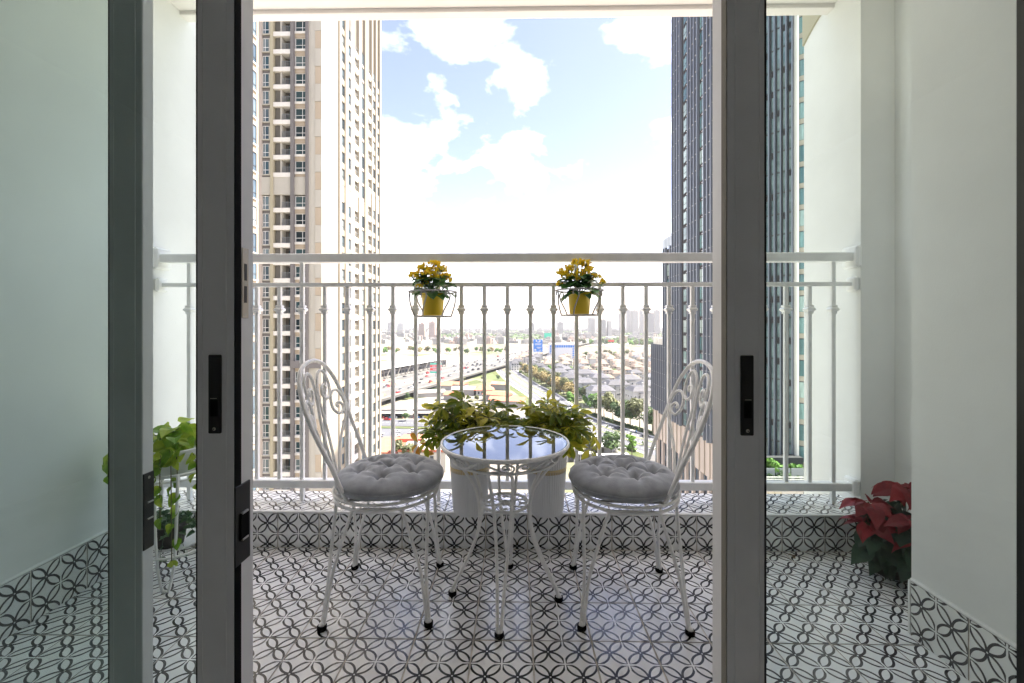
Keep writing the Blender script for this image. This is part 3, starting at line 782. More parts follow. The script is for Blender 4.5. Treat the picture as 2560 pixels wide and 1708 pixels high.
# palmate schefflera leaves: leaflets round the tip of a stalk
def palmate(seed, mt, n=7):
    rg = random.Random(seed); mb = MB()
    for k in range(n):
        a = (k - (n - 1) / 2) * (2 * PI * 0.82 / n) + rg.uniform(-.1, .1)
        L = rg.uniform(0.056, 0.084) * (1 - 0.15 * abs(k - (n - 1) / 2) / (n / 2))
        leaf(mb, L, L * rg.uniform(0.36, 0.44), rg.uniform(.1, .55), 0.16, 'obov', 6, V(0.006 * math.cos(a), 0.006 * math.sin(a), 0), a, rg.uniform(-.2, .4), 0.08, seed * 10 + k)
    return mb.mesh('leaf', mt, True)
PAL = [palmate(s, M['schef']) for s in range(6)]
PALY = [palmate(20 + s, M['schef2'], 6) for s in range(3)]
PALA = [palmate(40 + s, M['autumn'], 4) for s in range(2)]
def planter(label, loc, seed, extents, plabel, droop=()):
    p = thing('planter', label, 'planter', loc, 0, 'ribbed white planters behind the glass table')
    n = 240; H = 0.300
    def wob(a, z): return 1.0 + (0.024 if (0.012 < z < 0.268) else 0.0) * math.cos(a * 48)
    MB().lathe([(0.0, 0.0005), (0.074, 0.0005), (0.078, 0.005), (0.080, 0.016), (0.0968, 0.262), (0.0985, 0.274), (0.1000, 0.280), (0.1005, H - .003), (0.0985, H), (0.0955, H - .002), (0.093, 0.262), (0.090, 0.24)], n, wob=wob).build('pot', M['planter'], p, True)
    MB().lathe([(0.0, 0.262), (0.0905, 0.258)], 32).build('soil', M['soil'], p, True)
    MB().lathe([(0.0935, 0.205), (0.0945, 0.204), (0.0965, 0.224), (0.0962, 0.2265), (0.0945, 0.225)], 96).build('ribbon', M['gold'], p, True)
    MB().lathe([(0.060, 0.263), (0.068, 0.263), (0.074, 0.310), (0.069, 0.312), (0.062, 0.275)], 40).build('inner_pot', M['clay'], p, True)
    # the plant itself
    pt = thing('umbrella_plant', plabel, 'plant', (loc[0], loc[1], loc[2] + 0.262), 0, 'bushy variegated plants behind the table')
    rg = random.Random(seed)
    X0, X1, Y0, Y1, Z0, Z1, N = extents
    st = MB(); leaves = []
    ntrunk = 6; tr = []
    for k in range(ntrunk):
        u = (k + .5) / ntrunk
        tip = V(X0 + (X1 - X0) * (0.12 + 0.76 * u), (Y0 + Y1) / 2 + rg.uniform(-.04, .03), Z0 + (Z1 - Z0) * rg.uniform(.5, .8))
        b0 = V(rg.uniform(-.03, .03), rg.uniform(-.03, .03), 0)
        path = cr([b0, b0 + V(tip.x * .25, tip.y * .3, tip.z * .45), tip], 5)
        st.tube(path, [0.006 - 0.0035 * i / (len(path) - 1) for i in range(len(path))], 6)
        tr.append(path)
    for i in range(N):
        path = tr[rg.randrange(ntrunk)]
        b0 = path[rg.randrange(3, len(path))]
        for _ in range(20):
            u, v, w = rg.uniform(-1, 1), rg.uniform(-1, 1), rg.uniform(-1, 1)
            if u * u + v * v + w * w <= 1: break
        c = V((X0 + X1) / 2 + u * (X1 - X0) / 2, (Y0 + Y1) / 2 + v * (Y1 - Y0) / 2, (Z0 + Z1) / 2 + w * (Z1 - Z0) / 2)
        out = V(c.x - (X0 + X1) / 2, (c.y - (Y0 + Y1) / 2) * 1.6 - 0.02, 0.0)
        d = out.normalized() if out.length > 1e-3 else V(0, -1, 0)
        d = (d + V(rg.uniform(-.6, .6), rg.uniform(-.6, .6), rg.uniform(-.35, .55))).normalized()
        mid = (b0 + c) / 2 + V(0, 0, 0.02)
        st.tube(cr([b0, mid, c], 3), 0.0015, 4)
        me = rg.choice(PALY) if (rg.random() < (0.16 if w < 0.2 else 0.34)) else rg.choice(PAL)
        put('leaf', me, pt, M=orient(c, d, V(-d.x * .25, -d.y * .25 - .35, 1), rg.uniform(-.5, .5), rg.uniform(.78, 1.12)))
    for (dx, dy, dz, kind) in droop:
        c = V(dx, dy, dz); b0 = tr[0][-1] if dx < 0 else tr[-1][-1]
        st.tube(cr([b0, (b0 + c) / 2 + V(0, 0, .03), c], 4), 0.0015, 4)
        sg = -1 if dx < 0 else 1
        put('leaf', rg.choice(PALA if kind else PALY), pt, M=orient(c, V(sg * .5, -.4, -.9), V(sg * .6, -.7, .5), rg.uniform(-.4, .4), rg.uniform(.85, 1.1)))
    st.build('stems', M['stem'], pt, True)
planter('ribbed white planter with straw ribbon under the table, left one of two', (-0.222, 2.052, STEP_H - 0.0045), 11, (-0.20, 0.22, -0.16, 0.09, 0.05, 0.285, 84),
        'bushy variegated umbrella plant with orange withered leaves hanging at its left', ((-0.235, -.05, 0.075, 1), (-0.215, -.03, 0.02, 1), (-.19, -.07, .09, 0)))
planter('ribbed white planter with straw ribbon under the table, right one of two', (0.146, 2.052, STEP_H - 0.0045), 23, (-0.15, 0.185, -0.16, 0.09, 0.05, 0.275, 72),
        'variegated umbrella plant in the right planter with long leaves drooping at its right', ((0.20, -.05, 0.055, 0), (0.215, -.03, 0.12, 0)))

# flower baskets on the railing
me_fl = MB()
for k in range(4):
    leaf(me_fl, 0.0085, 0.0075, 0.5, 0.05, 'oval', 3, V(0, 0, 0), k * PI / 2, 0.25, 0, k)
for k in range(4):
    leaf(me_fl, 0.0065, 0.006, 0.3, 0.05, 'oval', 3, V(0, 0, 0.001), k * PI / 2 + PI / 4, 0.6, 0, k + 9)
me_fl.lathe([(0.0, 0.003), (0.0013, 0.002), (0.0013, 0.0)], 5, m=1)
me_fl = me_fl.mesh('flower', [M['flower'], M['flower_eye']], True)
KAL = [leaf(MB(), L, L * .66, .5, .1, 'scal', 8, V(0, 0, 0), 0, .1, 0.1, i).mesh('leaf', M['kala'], True) for i, L in enumerate((0.085, 0.074, 0.062))]
def basket(loc, seed, lab_b, lab_p, lab_k, spots):
    b_ = thing('wire_basket', lab_b, 'plant holder', loc, R(seed * 23), 'wire pot holders hanging on the railing')
    MB().tube(circ(0.1125, 0.121, 40), 0.0036, 6, True).build('top_ring', M['wire'], b_, True)
    MB().tube(circ(0.086, 0.003, 36), 0.0032, 6, True).build('base_ring', M['wire'], b_, True)
    MB().tube(circ(0.055, 0.003, 30), 0.002, 6, True).build('base_ring', M['wire'], b_, True)
    for k in range(6):
        a = k * PI / 3
        def pp(r, z, da=0.0): return V(r * math.cos(a + da), r * math.sin(a + da), z)
        P = [pp(.086, .003), pp(.097, .035, .08), pp(.108, .07, .22), pp(.111, .098, .30), pp(.111, .114, .22), pp(.111, .117, .10), pp(.111, .106, .04), pp(.111, .098, .09)]
        MB().tube(cr(P, 4), 0.0031, 6).build('scroll_wire', M['wire'], b_, True)
    for k in range(3):
        a = k * PI / 3 + .3
        MB().tube([(-.086 * math.cos(a), -.086 * math.sin(a), .0045 + .001 * k), (.086 * math.cos(a), .086 * math.sin(a), .0045 + .001 * k)], 0.0016, 5).build('base_wire', M['wire'], b_, True)
    th_ = -b_.rotation_euler.z
    for dx in (-.03, .03):      # hooks up and over the middle rail behind
        q = [V(dx, .108, .121), V(dx, .094, .150), V(dx, .088, .176), V(dx, .094, .1855), V(dx, .118, .1855), V(dx, .127, .180), V(dx, .128, .160)]
        MB().tube(cr([Matrix.Rotation(th_, 3, 'Z') @ p for p in q], 3), 0.0022, 6).build('rail_hook', M['wire'], b_, True)
    p = thing('flower_pot', lab_p, 'flower pot', (loc[0], loc[1], loc[2] + 0.009), 0, 'yellow plastic flower pots')
    MB().lathe([(0.0, 0.0), (0.045, 0.0), (0.0465, 0.003), (0.0528, 0.090), (0.0560, 0.0905), (0.0570, 0.104), (0.0555, 0.105), (0.0535, 0.103), (0.0515, 0.09)], 40).build('pot', M['yellowpot'], p, True)
    MB().lathe([(0.0, 0.094), (0.0522, 0.091)], 24).build('soil', M['soil'], p, True)
    k_ = thing('flowering_plant', lab_k, 'plant', (loc[0], loc[1], loc[2] + 0.1), 0, 'kalanchoe plants in yellow pots')
    rg = random.Random(seed); st = MB()
    for i in range(46):
        a = rg.uniform(0, 2 * PI); h = rg.uniform(0.006, 0.085); r = rg.uniform(0.01, 0.05)
        d = V(math.cos(a), math.sin(a), rg.uniform(-.15, .9) if h > .03 else rg.uniform(-.25, .2))
        put('leaf', rg.choice(KAL), k_, M=orient(V(r * math.cos(a), r * math.sin(a), h), d, V(-d.x * .4, -d.y * .4, 1), rg.uniform(-.3, .3), rg.uniform(.8, 1.15)))
    for (cx, cz, rad, n) in spots:
        cyy = rg.uniform(-.05, .02)
        st.tube(cr([V(0, 0, 0.01), V(cx * .5, cyy * .5, cz * .55), V(cx, cyy, cz - rad * .6)], 4), 0.0018, 5)
        for _ in range(int(n * 1.9)):
            a = rg.uniform(0, 2 * PI); e = rg.uniform(-.25, 1.0); q = V(math.cos(a) * math.cos(e), math.sin(a) * math.cos(e) , math.sin(e))
            c = V(cx, cyy, cz) + V(q.x * rad, q.y * rad, q.z * rad * .8) * rg.uniform(.7, 1.35)
            st.tube([V(cx, cyy, cz - rad * .6), c], 0.0008, 3)
            nrm = (q + V(0, -.5, .3)).normalized()
            put('flower', me_fl, k_, M=orient(c, nrm.orthogonal(), nrm, 0, rg.uniform(.85, 1.2)))
    for _ in range(85):          # loose flowers filling the dome between the heads
        x = rg.uniform(-.085, .085); z = rg.uniform(.075, .078 + .085 * (1 - (x / .1) ** 2)); yy = rg.uniform(-.055, .03)
        st.tube([V(x * .6, yy * .6, z * .6), V(x, yy, z)], 0.0008, 3)
        nrm = V(x * 4, -.7 + rg.uniform(-.3, .3), rg.uniform(.1, .9)).normalized()
        put('flower', me_fl, k_, M=orient(V(x, yy, z), nrm.orthogonal(), nrm, 0, rg.uniform(.9, 1.3)))
    st.build('stems', M['kala'], k_, True)
basket((-0.398, RY - 0.130, 1.106), 3, 'grey wire pot holder hooked on the railing, left of the two',
       'yellow pot in the left wire holder', 'yellow flowering kalanchoe in the left pot, flower heads leaning left',
       ((-.085, .092, .022, 16), (-.045, .135, .022, 14), (.0, .120, .026, 18), (.015, .155, .020, 13), (.045, .125, .022, 14), (.060, .098, .018, 10), (-.06, .10, .018, 9), (.005, .085, .018, 7), (-.03, .06, .014, 4), (-.055, .045, .012, 4), (-.02, .105, .02, 8)))
basket((0.302, RY - 0.130, 1.112), 8, 'grey wire pot holder hooked on the railing, right of the two',
       'yellow pot in the right wire holder', 'yellow flowering kalanchoe in the right pot with a broad dome of flowers',
       ((-.085, .10, .024, 15), (-.055, .118, .020, 11), (-.010, .150, .022, 15), (.022, .145, .022, 14), (.045, .120, .022, 14), (.0, .105, .024, 12), (.075, .085, .018, 9), (.11, .062, .016, 8), (.03, .09, .02, 9), (-.095, .05, .015, 8), (-.005, .07, .015, 4)))

# plant stand with trailing pothos behind the left door
sd = thing('plant_stand', 'white two tier wire plant stand behind the left door', 'plant stand', (-1.445, 1.80, 0), R(12))
MB().tube(circ(0.125, 0.46, 40), 0.0055, 6, True).build('upper_ring', M['iron'], sd, True)
MB().tube(circ(0.122, 0.435, 40), 0.0035, 6, True).build('upper_ring', M['iron'], sd, True)
MB().tube(circ(0.130, 0.135, 40), 0.0055, 6, True).build('lower_ring', M['iron'], sd, True)
for k in range(3):
    a = k * 2 * PI / 3 - PI / 2 + .15
    f = V(math.cos(a), math.sin(a), 0); s_ = V(-math.sin(a), math.cos(a), 0)
    P = [f * .125 - s_ * .04 + V(0, 0, .46), f * .125 - s_ * .03 + V(0, 0, .14), f * .128 - s_ * .012 + V(0, 0, .012), f * .130 + V(0, 0, .006), f * .128 + s_ * .012 + V(0, 0, .012), f * .125 + s_ * .03 + V(0, 0, .14), f * .125 + s_ * .04 + V(0, 0, .46)]
    MB().tube(cr(P, 5), 0.0055, 6).build('leg_hoop', M['iron'], sd, True)
for k in range(3):
    a = k * PI / 3
    MB().tube([(-.122 * math.cos(a), -.122 * math.sin(a), .432 - .0005 * k), (.122 * math.cos(a), .122 * math.sin(a), .432 - .0005 * k)], .003, 5).build('shelf_wire', M['iron'], sd, True)
    MB().tube([(-.130 * math.cos(a), -.130 * math.sin(a), .131 - .0005 * k), (.130 * math.cos(a), .130 * math.sin(a), .131 - .0005 * k)], .003, 5).build('shelf_wire', M['iron'], sd, True)
pp_ = thing('plant_pot', 'white plastic pot on the upper tier of the wire stand', 'flower pot', (-1.445, 1.80, 0.4375))
MB().lathe([(0.0, 0.0), (0.075, 0.0), (0.082, 0.006), (0.098, 0.105), (0.101, 0.112), (0.098, 0.115), (0.094, 0.10)], 40).build('pot', M['planter'], pp_, True)
MB().lathe([(0.0, 0.098), (0.0945, 0.096)], 24).build('soil', M['soil'], pp_, True)
POT = [leaf(MB(), L, L * .82, .6, .14, 'heart', 8, V(0, 0, 0), 0, .1, 0.12, i).mesh('leaf', M['pothos'], True) for i, L in enumerate((0.095, 0.08, 0.065))]
po = thing('trailing_pothos', 'bright green trailing pothos with marbled leaves on the wire stand', 'plant', (-1.465, 1.80, 0.525))
rg = random.Random(5); st = MB()
for i in range(40):
    a = rg.uniform(0, 2 * PI); h = rg.uniform(0.0, 0.115); r = rg.uniform(0.0, 0.085)
    c = V(r * math.cos(a), r * math.sin(a), h); d = V(math.cos(a) , math.sin(a) - .25, rg.uniform(-.5, .35))
    st.tube(cr([V(0, 0, -.03), V(c.x * .4, c.y * .4, c.z * .7), c], 3), .002, 4)
    put('leaf', rg.choice(POT), po, M=orient(c, d, V(-d.x * .3, -.6, 1), rg.uniform(-.5, .5), rg.uniform(.8, 1.1)))
for (x1, y1, z1, n) in ((-.24, -.05, -.09, 8), (-.20, -.08, -.02, 5), (.06, -.14, -.22, 7), (.10, -.10, -.32, 8), (.13, -.04, -.12, 6), (.03, -.13, -.14, 4), (.09, -.12, -.40, 6)):
    e = V(x1, y1, z1); s0 = V(x1 * .4, y1 * .6, .02); m_ = V(x1 * .9, y1 * .95, max(.0, z1 * .3))
    path = cr([s0, m_, e], 6); st.tube(path, .0018, 4)
    for k in range(n):
        c = path[min(len(path) - 1, 3 + int(k * (len(path) - 4) / max(1, n - 1)))]
        d = V(rg.uniform(-1, 1), rg.uniform(-1, .2), rg.uniform(-.9, -.1))
        put('leaf', POT[2 if rg.random() < .6 else 1], po, M=orient(c, d, V(0, -1, .6), rg.uniform(-.6, .6), rg.uniform(.55, .9)))
st.build('stems', M['stem'], po, True)
lp_ = thing('plant_pot', 'small dark pot on the lower tier of the wire stand', 'flower pot', (-1.465, 1.785, 0.1395))
MB().lathe([(0.0, 0.0), (0.045, 0.0), (0.060, 0.085), (0.058, 0.087), (0.053, 0.075)], 28).build('pot', M['darkpot'], lp_, True)
MB().lathe([(0.0, 0.072), (0.0525, 0.07)], 20).build('soil', M['soil'], lp_, True)
sa_ = tag(MB().lathe([(0.0, 0.0), (0.075, 0.0), (0.092, 0.014), (0.094, 0.016), (0.090, 0.016), (0.074, 0.004), (0.0, 0.004)], 40, (-1.445, 1.80, 0.1352)).build('saucer', M['planter'], None, True), 'white saucer on the lower tier of the wire stand', 'saucer')
FER = [leaf(MB(), .035, .024, .5, .1, 'heart', 5, V(0, 0, 0), 0, 0, .1, i).mesh('leaf', M['fern'], True) for i in range(2)]
iv = thing('ivy_plant', 'small grey green ivy spilling from the lower tier of the wire stand', 'plant', (-1.465, 1.785, 0.212))
st = MB()
for k in range(16):
    a = rg.uniform(0, 2 * PI); L = rg.uniform(.06, .19)
    e = V(math.cos(a) * L, math.sin(a) * L, rg.uniform(-.10, .07)); path = cr([V(0, 0, 0), V(e.x * .4, e.y * .4, .05), e], 4)
    st.tube(path, .0012, 3)
    for c in path[2:]:
        put('leaf', rg.choice(FER), iv, M=orient(c, V(rg.uniform(-1, 1), rg.uniform(-1, 1), rg.uniform(-.4, .4)), V(0, -.6, 1), rg.uniform(-.5, .5), rg.uniform(.7, 1.1)))
st.build('stems', M['fern'], iv, True)

# poinsettia in the right recess
pot = thing('plant_pot', 'dark pot on the floor in the right recess, under the red plant', 'flower pot', (1.615, 1.865, 0.0))
MB().lathe([(0.0, 0.0005), (0.062, 0.0005), (0.082, 0.115), (0.084, 0.122), (0.080, 0.124), (0.075, 0.108)], 32).build('pot', M['darkpot'], pot, True)
MB().lathe([(0.0, 0.106), (0.0755, 0.104)], 24).build('soil', M['soil'], pot, True)
pn = thing('poinsettia', 'red poinsettia with dark green leaves in the right corner', 'plant', (1.615, 1.865, 0.112))
RED = [leaf(MB(), L, L * .56, .55, .12, 'lance', 8, V(0, 0, 0), 0, .1, 0.12, i).mesh('leaf', M['poin_red'], True) for i, L in enumerate((0.135, 0.115, 0.095))]
GRN = [leaf(MB(), L, L * .60, .6, .12, 'lance', 8, V(0, 0, 0), 0, .05, 0.12, i + 7).mesh('leaf', M['poin_green'], True) for i, L in enumerate((0.14, 0.12))]
rg = random.Random(17); st = MB()
heads = [(-.11, -.02, .20), (-.03, -.13, .17), (.04, -.03, .265), (.12, -.06, .22), (-.15, -.06, .13), (.06, .06, .24), (.02, -.15, .10)]
for hx, hy, hz in heads:
    st.tube(cr([V(hx * .1, hy * .1, 0), V(hx * .55, hy * .55, hz * .55), V(hx, hy, hz)], 4), .0035, 5)
    n = 9
    for k in range(n):
        a = 2 * PI * k / n + rg.uniform(-.25, .25)
        d = V(math.cos(a), math.sin(a) - .2, rg.uniform(-.45, .2))
        put('leaf', rg.choice(RED), pn, M=orient(V(hx, hy, hz) + V(d.x, d.y, 0) * .012, d, V(-d.x * .2, -.35, 1), rg.uniform(-.4, .4), rg.uniform(.75, 1.0)))
    for k in range(15):
        a = rg.uniform(0, 2 * PI); z = hz * rg.uniform(-.1, .8)
        d = V(math.cos(a), math.sin(a) - .3, rg.uniform(-1.0, -.1))
        put('leaf', rg.choice(GRN), pn, M=orient(V(hx * .7, hy * .7, z) + V(d.x, d.y, 0) * .015, d, V(-d.x * .2, -.3, 1), rg.uniform(-.4, .4), rg.uniform(.7, 1.0)))
st.build('stems', M['stem'], pn, True)
# fallen leaf on the tiles
fl = MB()
leaf(fl, .035, .016, .9, .2, 'oval', 5, V(0, 0, .003), .4, .3, .3, 3); leaf(fl, .030, .014, 1.1, .25, 'oval', 5, V(.004, .002, .003), 2.2, .4, .3, 4); leaf(fl, .026, .012, .8, .2, 'oval', 5, V(0, 0, .002), -1.4, .3, .3, 5)
tag(fl.build('fallen_leaf', M['dryleaf'], None, True, (1.272, 1.985, 0.001)), 'curled dry brown leaf lying on the tiles near the right of the step', 'leaf')
# ------------------------------------------------------------------ outside: materials
GZ = -60.0
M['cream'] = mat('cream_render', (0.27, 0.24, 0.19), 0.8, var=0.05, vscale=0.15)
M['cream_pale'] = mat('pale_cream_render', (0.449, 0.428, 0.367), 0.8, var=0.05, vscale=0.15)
M['cream_dimmed'] = mat('dimmed_cream_render', (0.34, 0.31, 0.25), 0.8, var=0.05, vscale=0.15)  # pale cream copy, darkened in colour to offset the sun on lit faces
M['beige'] = mat('beige_panel', (0.42, 0.35, 0.26), 0.8, var=0.05, vscale=0.2)
M['olive'] = mat('olive_pilaster', (0.40, 0.36, 0.25), 0.8, var=0.05, vscale=0.2)
M['dgrey'] = mat('dark_grey_pilaster', (0.16, 0.15, 0.145), 0.8, var=0.08, vscale=0.2)
M['pink'] = mat('pale_pink_render', (0.435, 0.375, 0.323), 0.8, var=0.05, vscale=0.15)
M['whiteband'] = mat('white_band', (0.70, 0.68, 0.62), 0.7, var=0.05, vscale=0.4)
M['wframe'] = mat('white_window_frame', (0.78, 0.78, 0.76), 0.5)
M['louver'] = mat('grey_louver', (0.19, 0.18, 0.16), 0.7)
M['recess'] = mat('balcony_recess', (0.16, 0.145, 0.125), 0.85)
M['brail'] = mat('balcony_rail_glass', (0.22, 0.24, 0.25), 0.3, metal=0.2)
M['pane'] = window_mat('window_pane', (0.012, 0.022, 0.028), (0.035, 0.08, 0.09), (0.13, 0.17, 0.17))
M['pane_side'] = window_mat('window_pane_side', (0.02, 0.04, 0.06), (0.10, 0.14, 0.17), (0.30, 0.33, 0.33))
M['fin'] = mat('grey_metal_fin', (0.165, 0.185, 0.22), 0.42, metal=0.3, var=0.05, vscale=0.1)
M['fin2'] = mat('grey_stone_spandrel', (0.035, 0.034, 0.036), 0.8, var=0.1, vscale=0.3)
M['curtain'] = mat('dark_curtain_wall', (0.012, 0.022, 0.038), 0.12, col2=(0.11, 0.15, 0.19), vscale=0.38, spec=0.8)
M['curtain2'] = mat('teal_curtain_wall', (0.02, 0.07, 0.09), 0.08, col2=(0.16, 0.25, 0.27), vscale=0.5, spec=0.8)
M['baygl'] = window_mat('bay_glass', (0.05, 0.12, 0.13), (0.16, 0.28, 0.27), (0.42, 0.50, 0.45), 0.08)
M['mullion'] = mat('dark_mullion', (0.04, 0.045, 0.05), 0.5)
M['podium'] = mat('podium_stone', (0.42, 0.36, 0.31), 0.8, var=0.1, vscale=0.1)
M['road'] = mat('asphalt', (0.083, 0.086, 0.096), 0.9, var=0.12, vscale=0.08)
M['hway'] = mat('pale_concrete_road', (0.088, 0.086, 0.081), 0.9, var=0.08, vscale=0.05)
M['conc'] = mat('concrete', (0.194, 0.184, 0.167), 0.9, var=0.1, vscale=0.1)
M['mark'] = mat('white_road_paint', (0.7, 0.7, 0.68), 0.7)
M['kerb'] = mat('kerb_stone', (0.50, 0.48, 0.44), 0.9)
M['grass'] = mat('grass', (0.036, 0.058, 0.012), 0.95, col2=(0.085, 0.095, 0.024), vscale=0.12)
M['water'] = mat('brown_river', (0.13, 0.095, 0.05), 0.4, var=0.12, vscale=0.01, bump=0.15, bscale=0.4)
M['vwall'] = mat('villa_white_wall', (0.381, 0.376, 0.359), 0.8, var=0.05, vscale=0.3, rnd=0.08)
M['vbeige'] = mat('villa_beige_wall', (0.372, 0.324, 0.264), 0.8, var=0.05, vscale=0.3, rnd=0.08)
M['slate'] = mat('slate_roof', (0.055, 0.056, 0.066), 0.75, var=0.2, vscale=0.6, rnd=0.25)
M['sandroof'] = mat('sand_tile_roof', (0.17, 0.127, 0.096), 0.8, var=0.15, vscale=0.6, rnd=0.2)
M['vpane'] = window_mat('villa_pane', (0.015, 0.02, 0.025), (0.05, 0.06, 0.07), (0.16, 0.17, 0.17))
M['redroof'] = mat('red_tile_roof', (0.42, 0.13, 0.075), 0.85, var=0.12, vscale=0.4)
M['tin'] = mat('pale_tin_roof', (0.253, 0.229, 0.208), 0.6, var=0.12, vscale=0.2, rnd=0.15)
M['rust'] = mat('rusty_roof', (0.42, 0.20, 0.12), 0.85, var=0.2, vscale=0.2)
M['city'] = mat('city_wall', (0.25, 0.237, 0.216), 0.85, var=0.08, vscale=0.05, rnd=0.22)
M['city2'] = mat('city_wall_pink', (0.334, 0.242, 0.196), 0.85, var=0.08, vscale=0.05, rnd=0.15)
M['cityw'] = mat('city_window', (0.10, 0.11, 0.12), 0.4)
M['blue'] = mat('billboard_blue', (0.02, 0.16, 0.50), 0.5)
M['bred'] = mat('billboard_red', (0.60, 0.05, 0.04), 0.5)
M['bgreen'] = mat('billboard_green', (0.0, 0.42, 0.25), 0.5)
M['bwhite'] = mat('billboard_white', (0.56, 0.56, 0.56), 0.5)
M['pole'] = mat('grey_pole', (0.45, 0.45, 0.44), 0.6)
M['carw'] = mat('car_paint_white', (0.72, 0.72, 0.72), 0.25, coat=0.5)
M['carb'] = mat('car_paint_dark', (0.03, 0.03, 0.035), 0.25, coat=0.5)
M['cars'] = mat('car_paint_silver', (0.35, 0.36, 0.37), 0.25, metal=0.4, coat=0.5)
M['carr'] = mat('car_paint_red', (0.45, 0.02, 0.02), 0.25, coat=0.5)
M['carbl'] = mat('bus_paint_blue', (0.04, 0.18, 0.42), 0.3, coat=0.5)
M['carg'] = mat('car_glass', (0.01, 0.012, 0.015), 0.08)
M['tyre'] = mat('tyre', (0.015, 0.015, 0.015), 0.8)
M['bark'] = mat('bark', (0.10, 0.075, 0.05), 0.9, var=0.2, vscale=2)
def tree_leaf(n, a, b): return leaf_mat(n, a, b, 0.6, 0.25, 0.35, 0.35)
M['tg'] = tree_leaf('tree_leaf_green', (0.035, 0.075, 0.018), (0.085, 0.145, 0.03))
M['tb'] = tree_leaf('tree_leaf_bright', (0.07, 0.17, 0.015), (0.13, 0.26, 0.03))
M['ty'] = tree_leaf('tree_leaf_straw', (0.16, 0.13, 0.045), (0.27, 0.21, 0.075))
M['to'] = tree_leaf('tree_leaf_olive', (0.075, 0.085, 0.03), (0.13, 0.14, 0.05))
M['tent'] = mat('white_tent', (0.416, 0.416, 0.416), 0.7, var=0.05, vscale=0.3)

# ------------------------------------------------------------------ ground, river, roads
gm, n, l, b = nt('city_ground')
tc = n.new('ShaderNodeTexCoord')
n1 = n.new('ShaderNodeTexNoise'); n1.inputs['Scale'].default_value = 0.011; n1.inputs['Detail'].default_value = 8; n1.inputs['Roughness'].default_value = 0.65
l.new(tc.outputs['Object'], n1.inputs['Vector'])
rp = n.new('ShaderNodeValToRGB'); e = rp.color_ramp.elements
e[0].position = 0.38; e[0].color = (0.075, 0.10, 0.03, 1); e[1].position = 0.62; e[1].color = (0.21, 0.19, 0.165, 1)
x = e.new(0.46); x.color = (0.14, 0.135, 0.085, 1); x = e.new(0.54); x.color = (0.18, 0.165, 0.14, 1)
l.new(n1.outputs['Fac'], rp.inputs['Fac']); l.new(rp.outputs['Color'], b.inputs['Base Color']); b.inputs['Roughness'].default_value = 0.95
struct(MB().face([V(-15000, -800, GZ), V(15000, -800, GZ), V(15000, 22000, GZ), V(-15000, 22000, GZ)]).build('ground', gm))
struct(MB().face([V(-130, -120, GZ + .05), V(150, -120, GZ + .05), V(150, 150, GZ + .05), V(-130, 150, GZ + .05)]).build('bounce_ground', mat('pale_bounce_ground', (0.50, 0.47, 0.42), 0.9, var=0.12, vscale=0.05)))  # unseen pale ground added to bounce light up into the balcony
def strip_between(A, B, z, m, name):
    mb = MB()
    for i in range(len(A) - 1):
        mb.face([V(*A[i], z), V(*A[i + 1], z), V(*B[i + 1], z), V(*B[i], z)])
    return struct(mb.build(name, m))
riv_n = [(-3000, 700), (-700, 930), (-268, 975), (-100, 985), (40, 945), (150, 885), (243, 838), (420, 800), (900, 760), (3000, 700)]
riv_f = [(-3000, 1300), (-800, 1300), (-354, 1295), (-60, 1290), (110, 1240), (220, 1180), (326, 1127), (600, 1060), (1000, 1010), (3200, 980)]
strip_between(riv_n, riv_f, GZ + 0.06, M['water'], 'river')
def offs(P, d):
    out = []
    for i in range(len(P)):
        a = V(*P[max(0, i - 1)], 0); c = V(*P[min(len(P) - 1, i + 1)], 0)
        t = (c - a).normalized(); out.append((P[i][0] + t.y * d, P[i][1] - t.x * d))
    return out
def smooth2(P, n=5): return [(p.x, p.y) for p in cr([V(a[0], a[1], 0) for a in P], n)]
def road(P, w, z, m, name, marks=()):
    P = smooth2(P)
    r = strip_between(offs(P, -w / 2), offs(P, w / 2), z, m, name)
    for d, lw in marks:
        mb = MB(); A, B = offs(P, d - lw), offs(P, d + lw)
        for i in range(len(P) - 1):
            for k in range(4):
                f0, f1 = k / 4, k / 4 + 0.14
                def lp(Q, f): return (Q[i][0] + (Q[i + 1][0] - Q[i][0]) * f, Q[i][1] + (Q[i + 1][1] - Q[i][1]) * f)
                mb.face([V(*lp(A, f0), z + .03), V(*lp(A, f1), z + .03), V(*lp(B, f1), z + .03), V(*lp(B, f0), z + .03)])
        mb.build('lane_marking', M['mark'], r)
    return P
BL = [(135, 110), (100, 165), (68.5, 217), (39, 272), (31, 312), (23, 370), (8.4, 436), (-5, 516), (-14, 580)]
verge = smooth2(BL)
strip_between(offs(verge, -21), offs(verge, 19), GZ + 0.05, M['grass'], 'verge')
strip_between(offs(verge, -14.5), offs(verge, 14.5), GZ + 0.18, M['kerb'], 'pavement')
blv = road(BL, 25, GZ + 0.22, M['road'], 'boulevard', ((-8.4, .09), (0, .09), (8.4, .09)))
for d in (-4.2, 4.2):
    o = strip_between(offs(blv, d - 0.85), offs(blv, d + 0.85), GZ + 0.40, M['grass'], 'median_strip')
    for q in (-0.95, 0.95):
        mb = MB(); A, B = offs(blv, d + q - .10), offs(blv, d + q + .10)
        for i in range(len(A) - 1):
            mb.poly([V(*A[i], GZ + .22), V(*A[i + 1], GZ + .22), V(*B[i + 1], GZ + .22), V(*B[i], GZ + .22), V(*A[i], GZ + .42), V(*A[i + 1], GZ + .42), V(*B[i + 1], GZ + .42), V(*B[i], GZ + .42)], [(4, 5, 6, 7), (0, 1, 5, 4), (2, 3, 7, 6)])
        mb.build('kerb', M['kerb'], o)
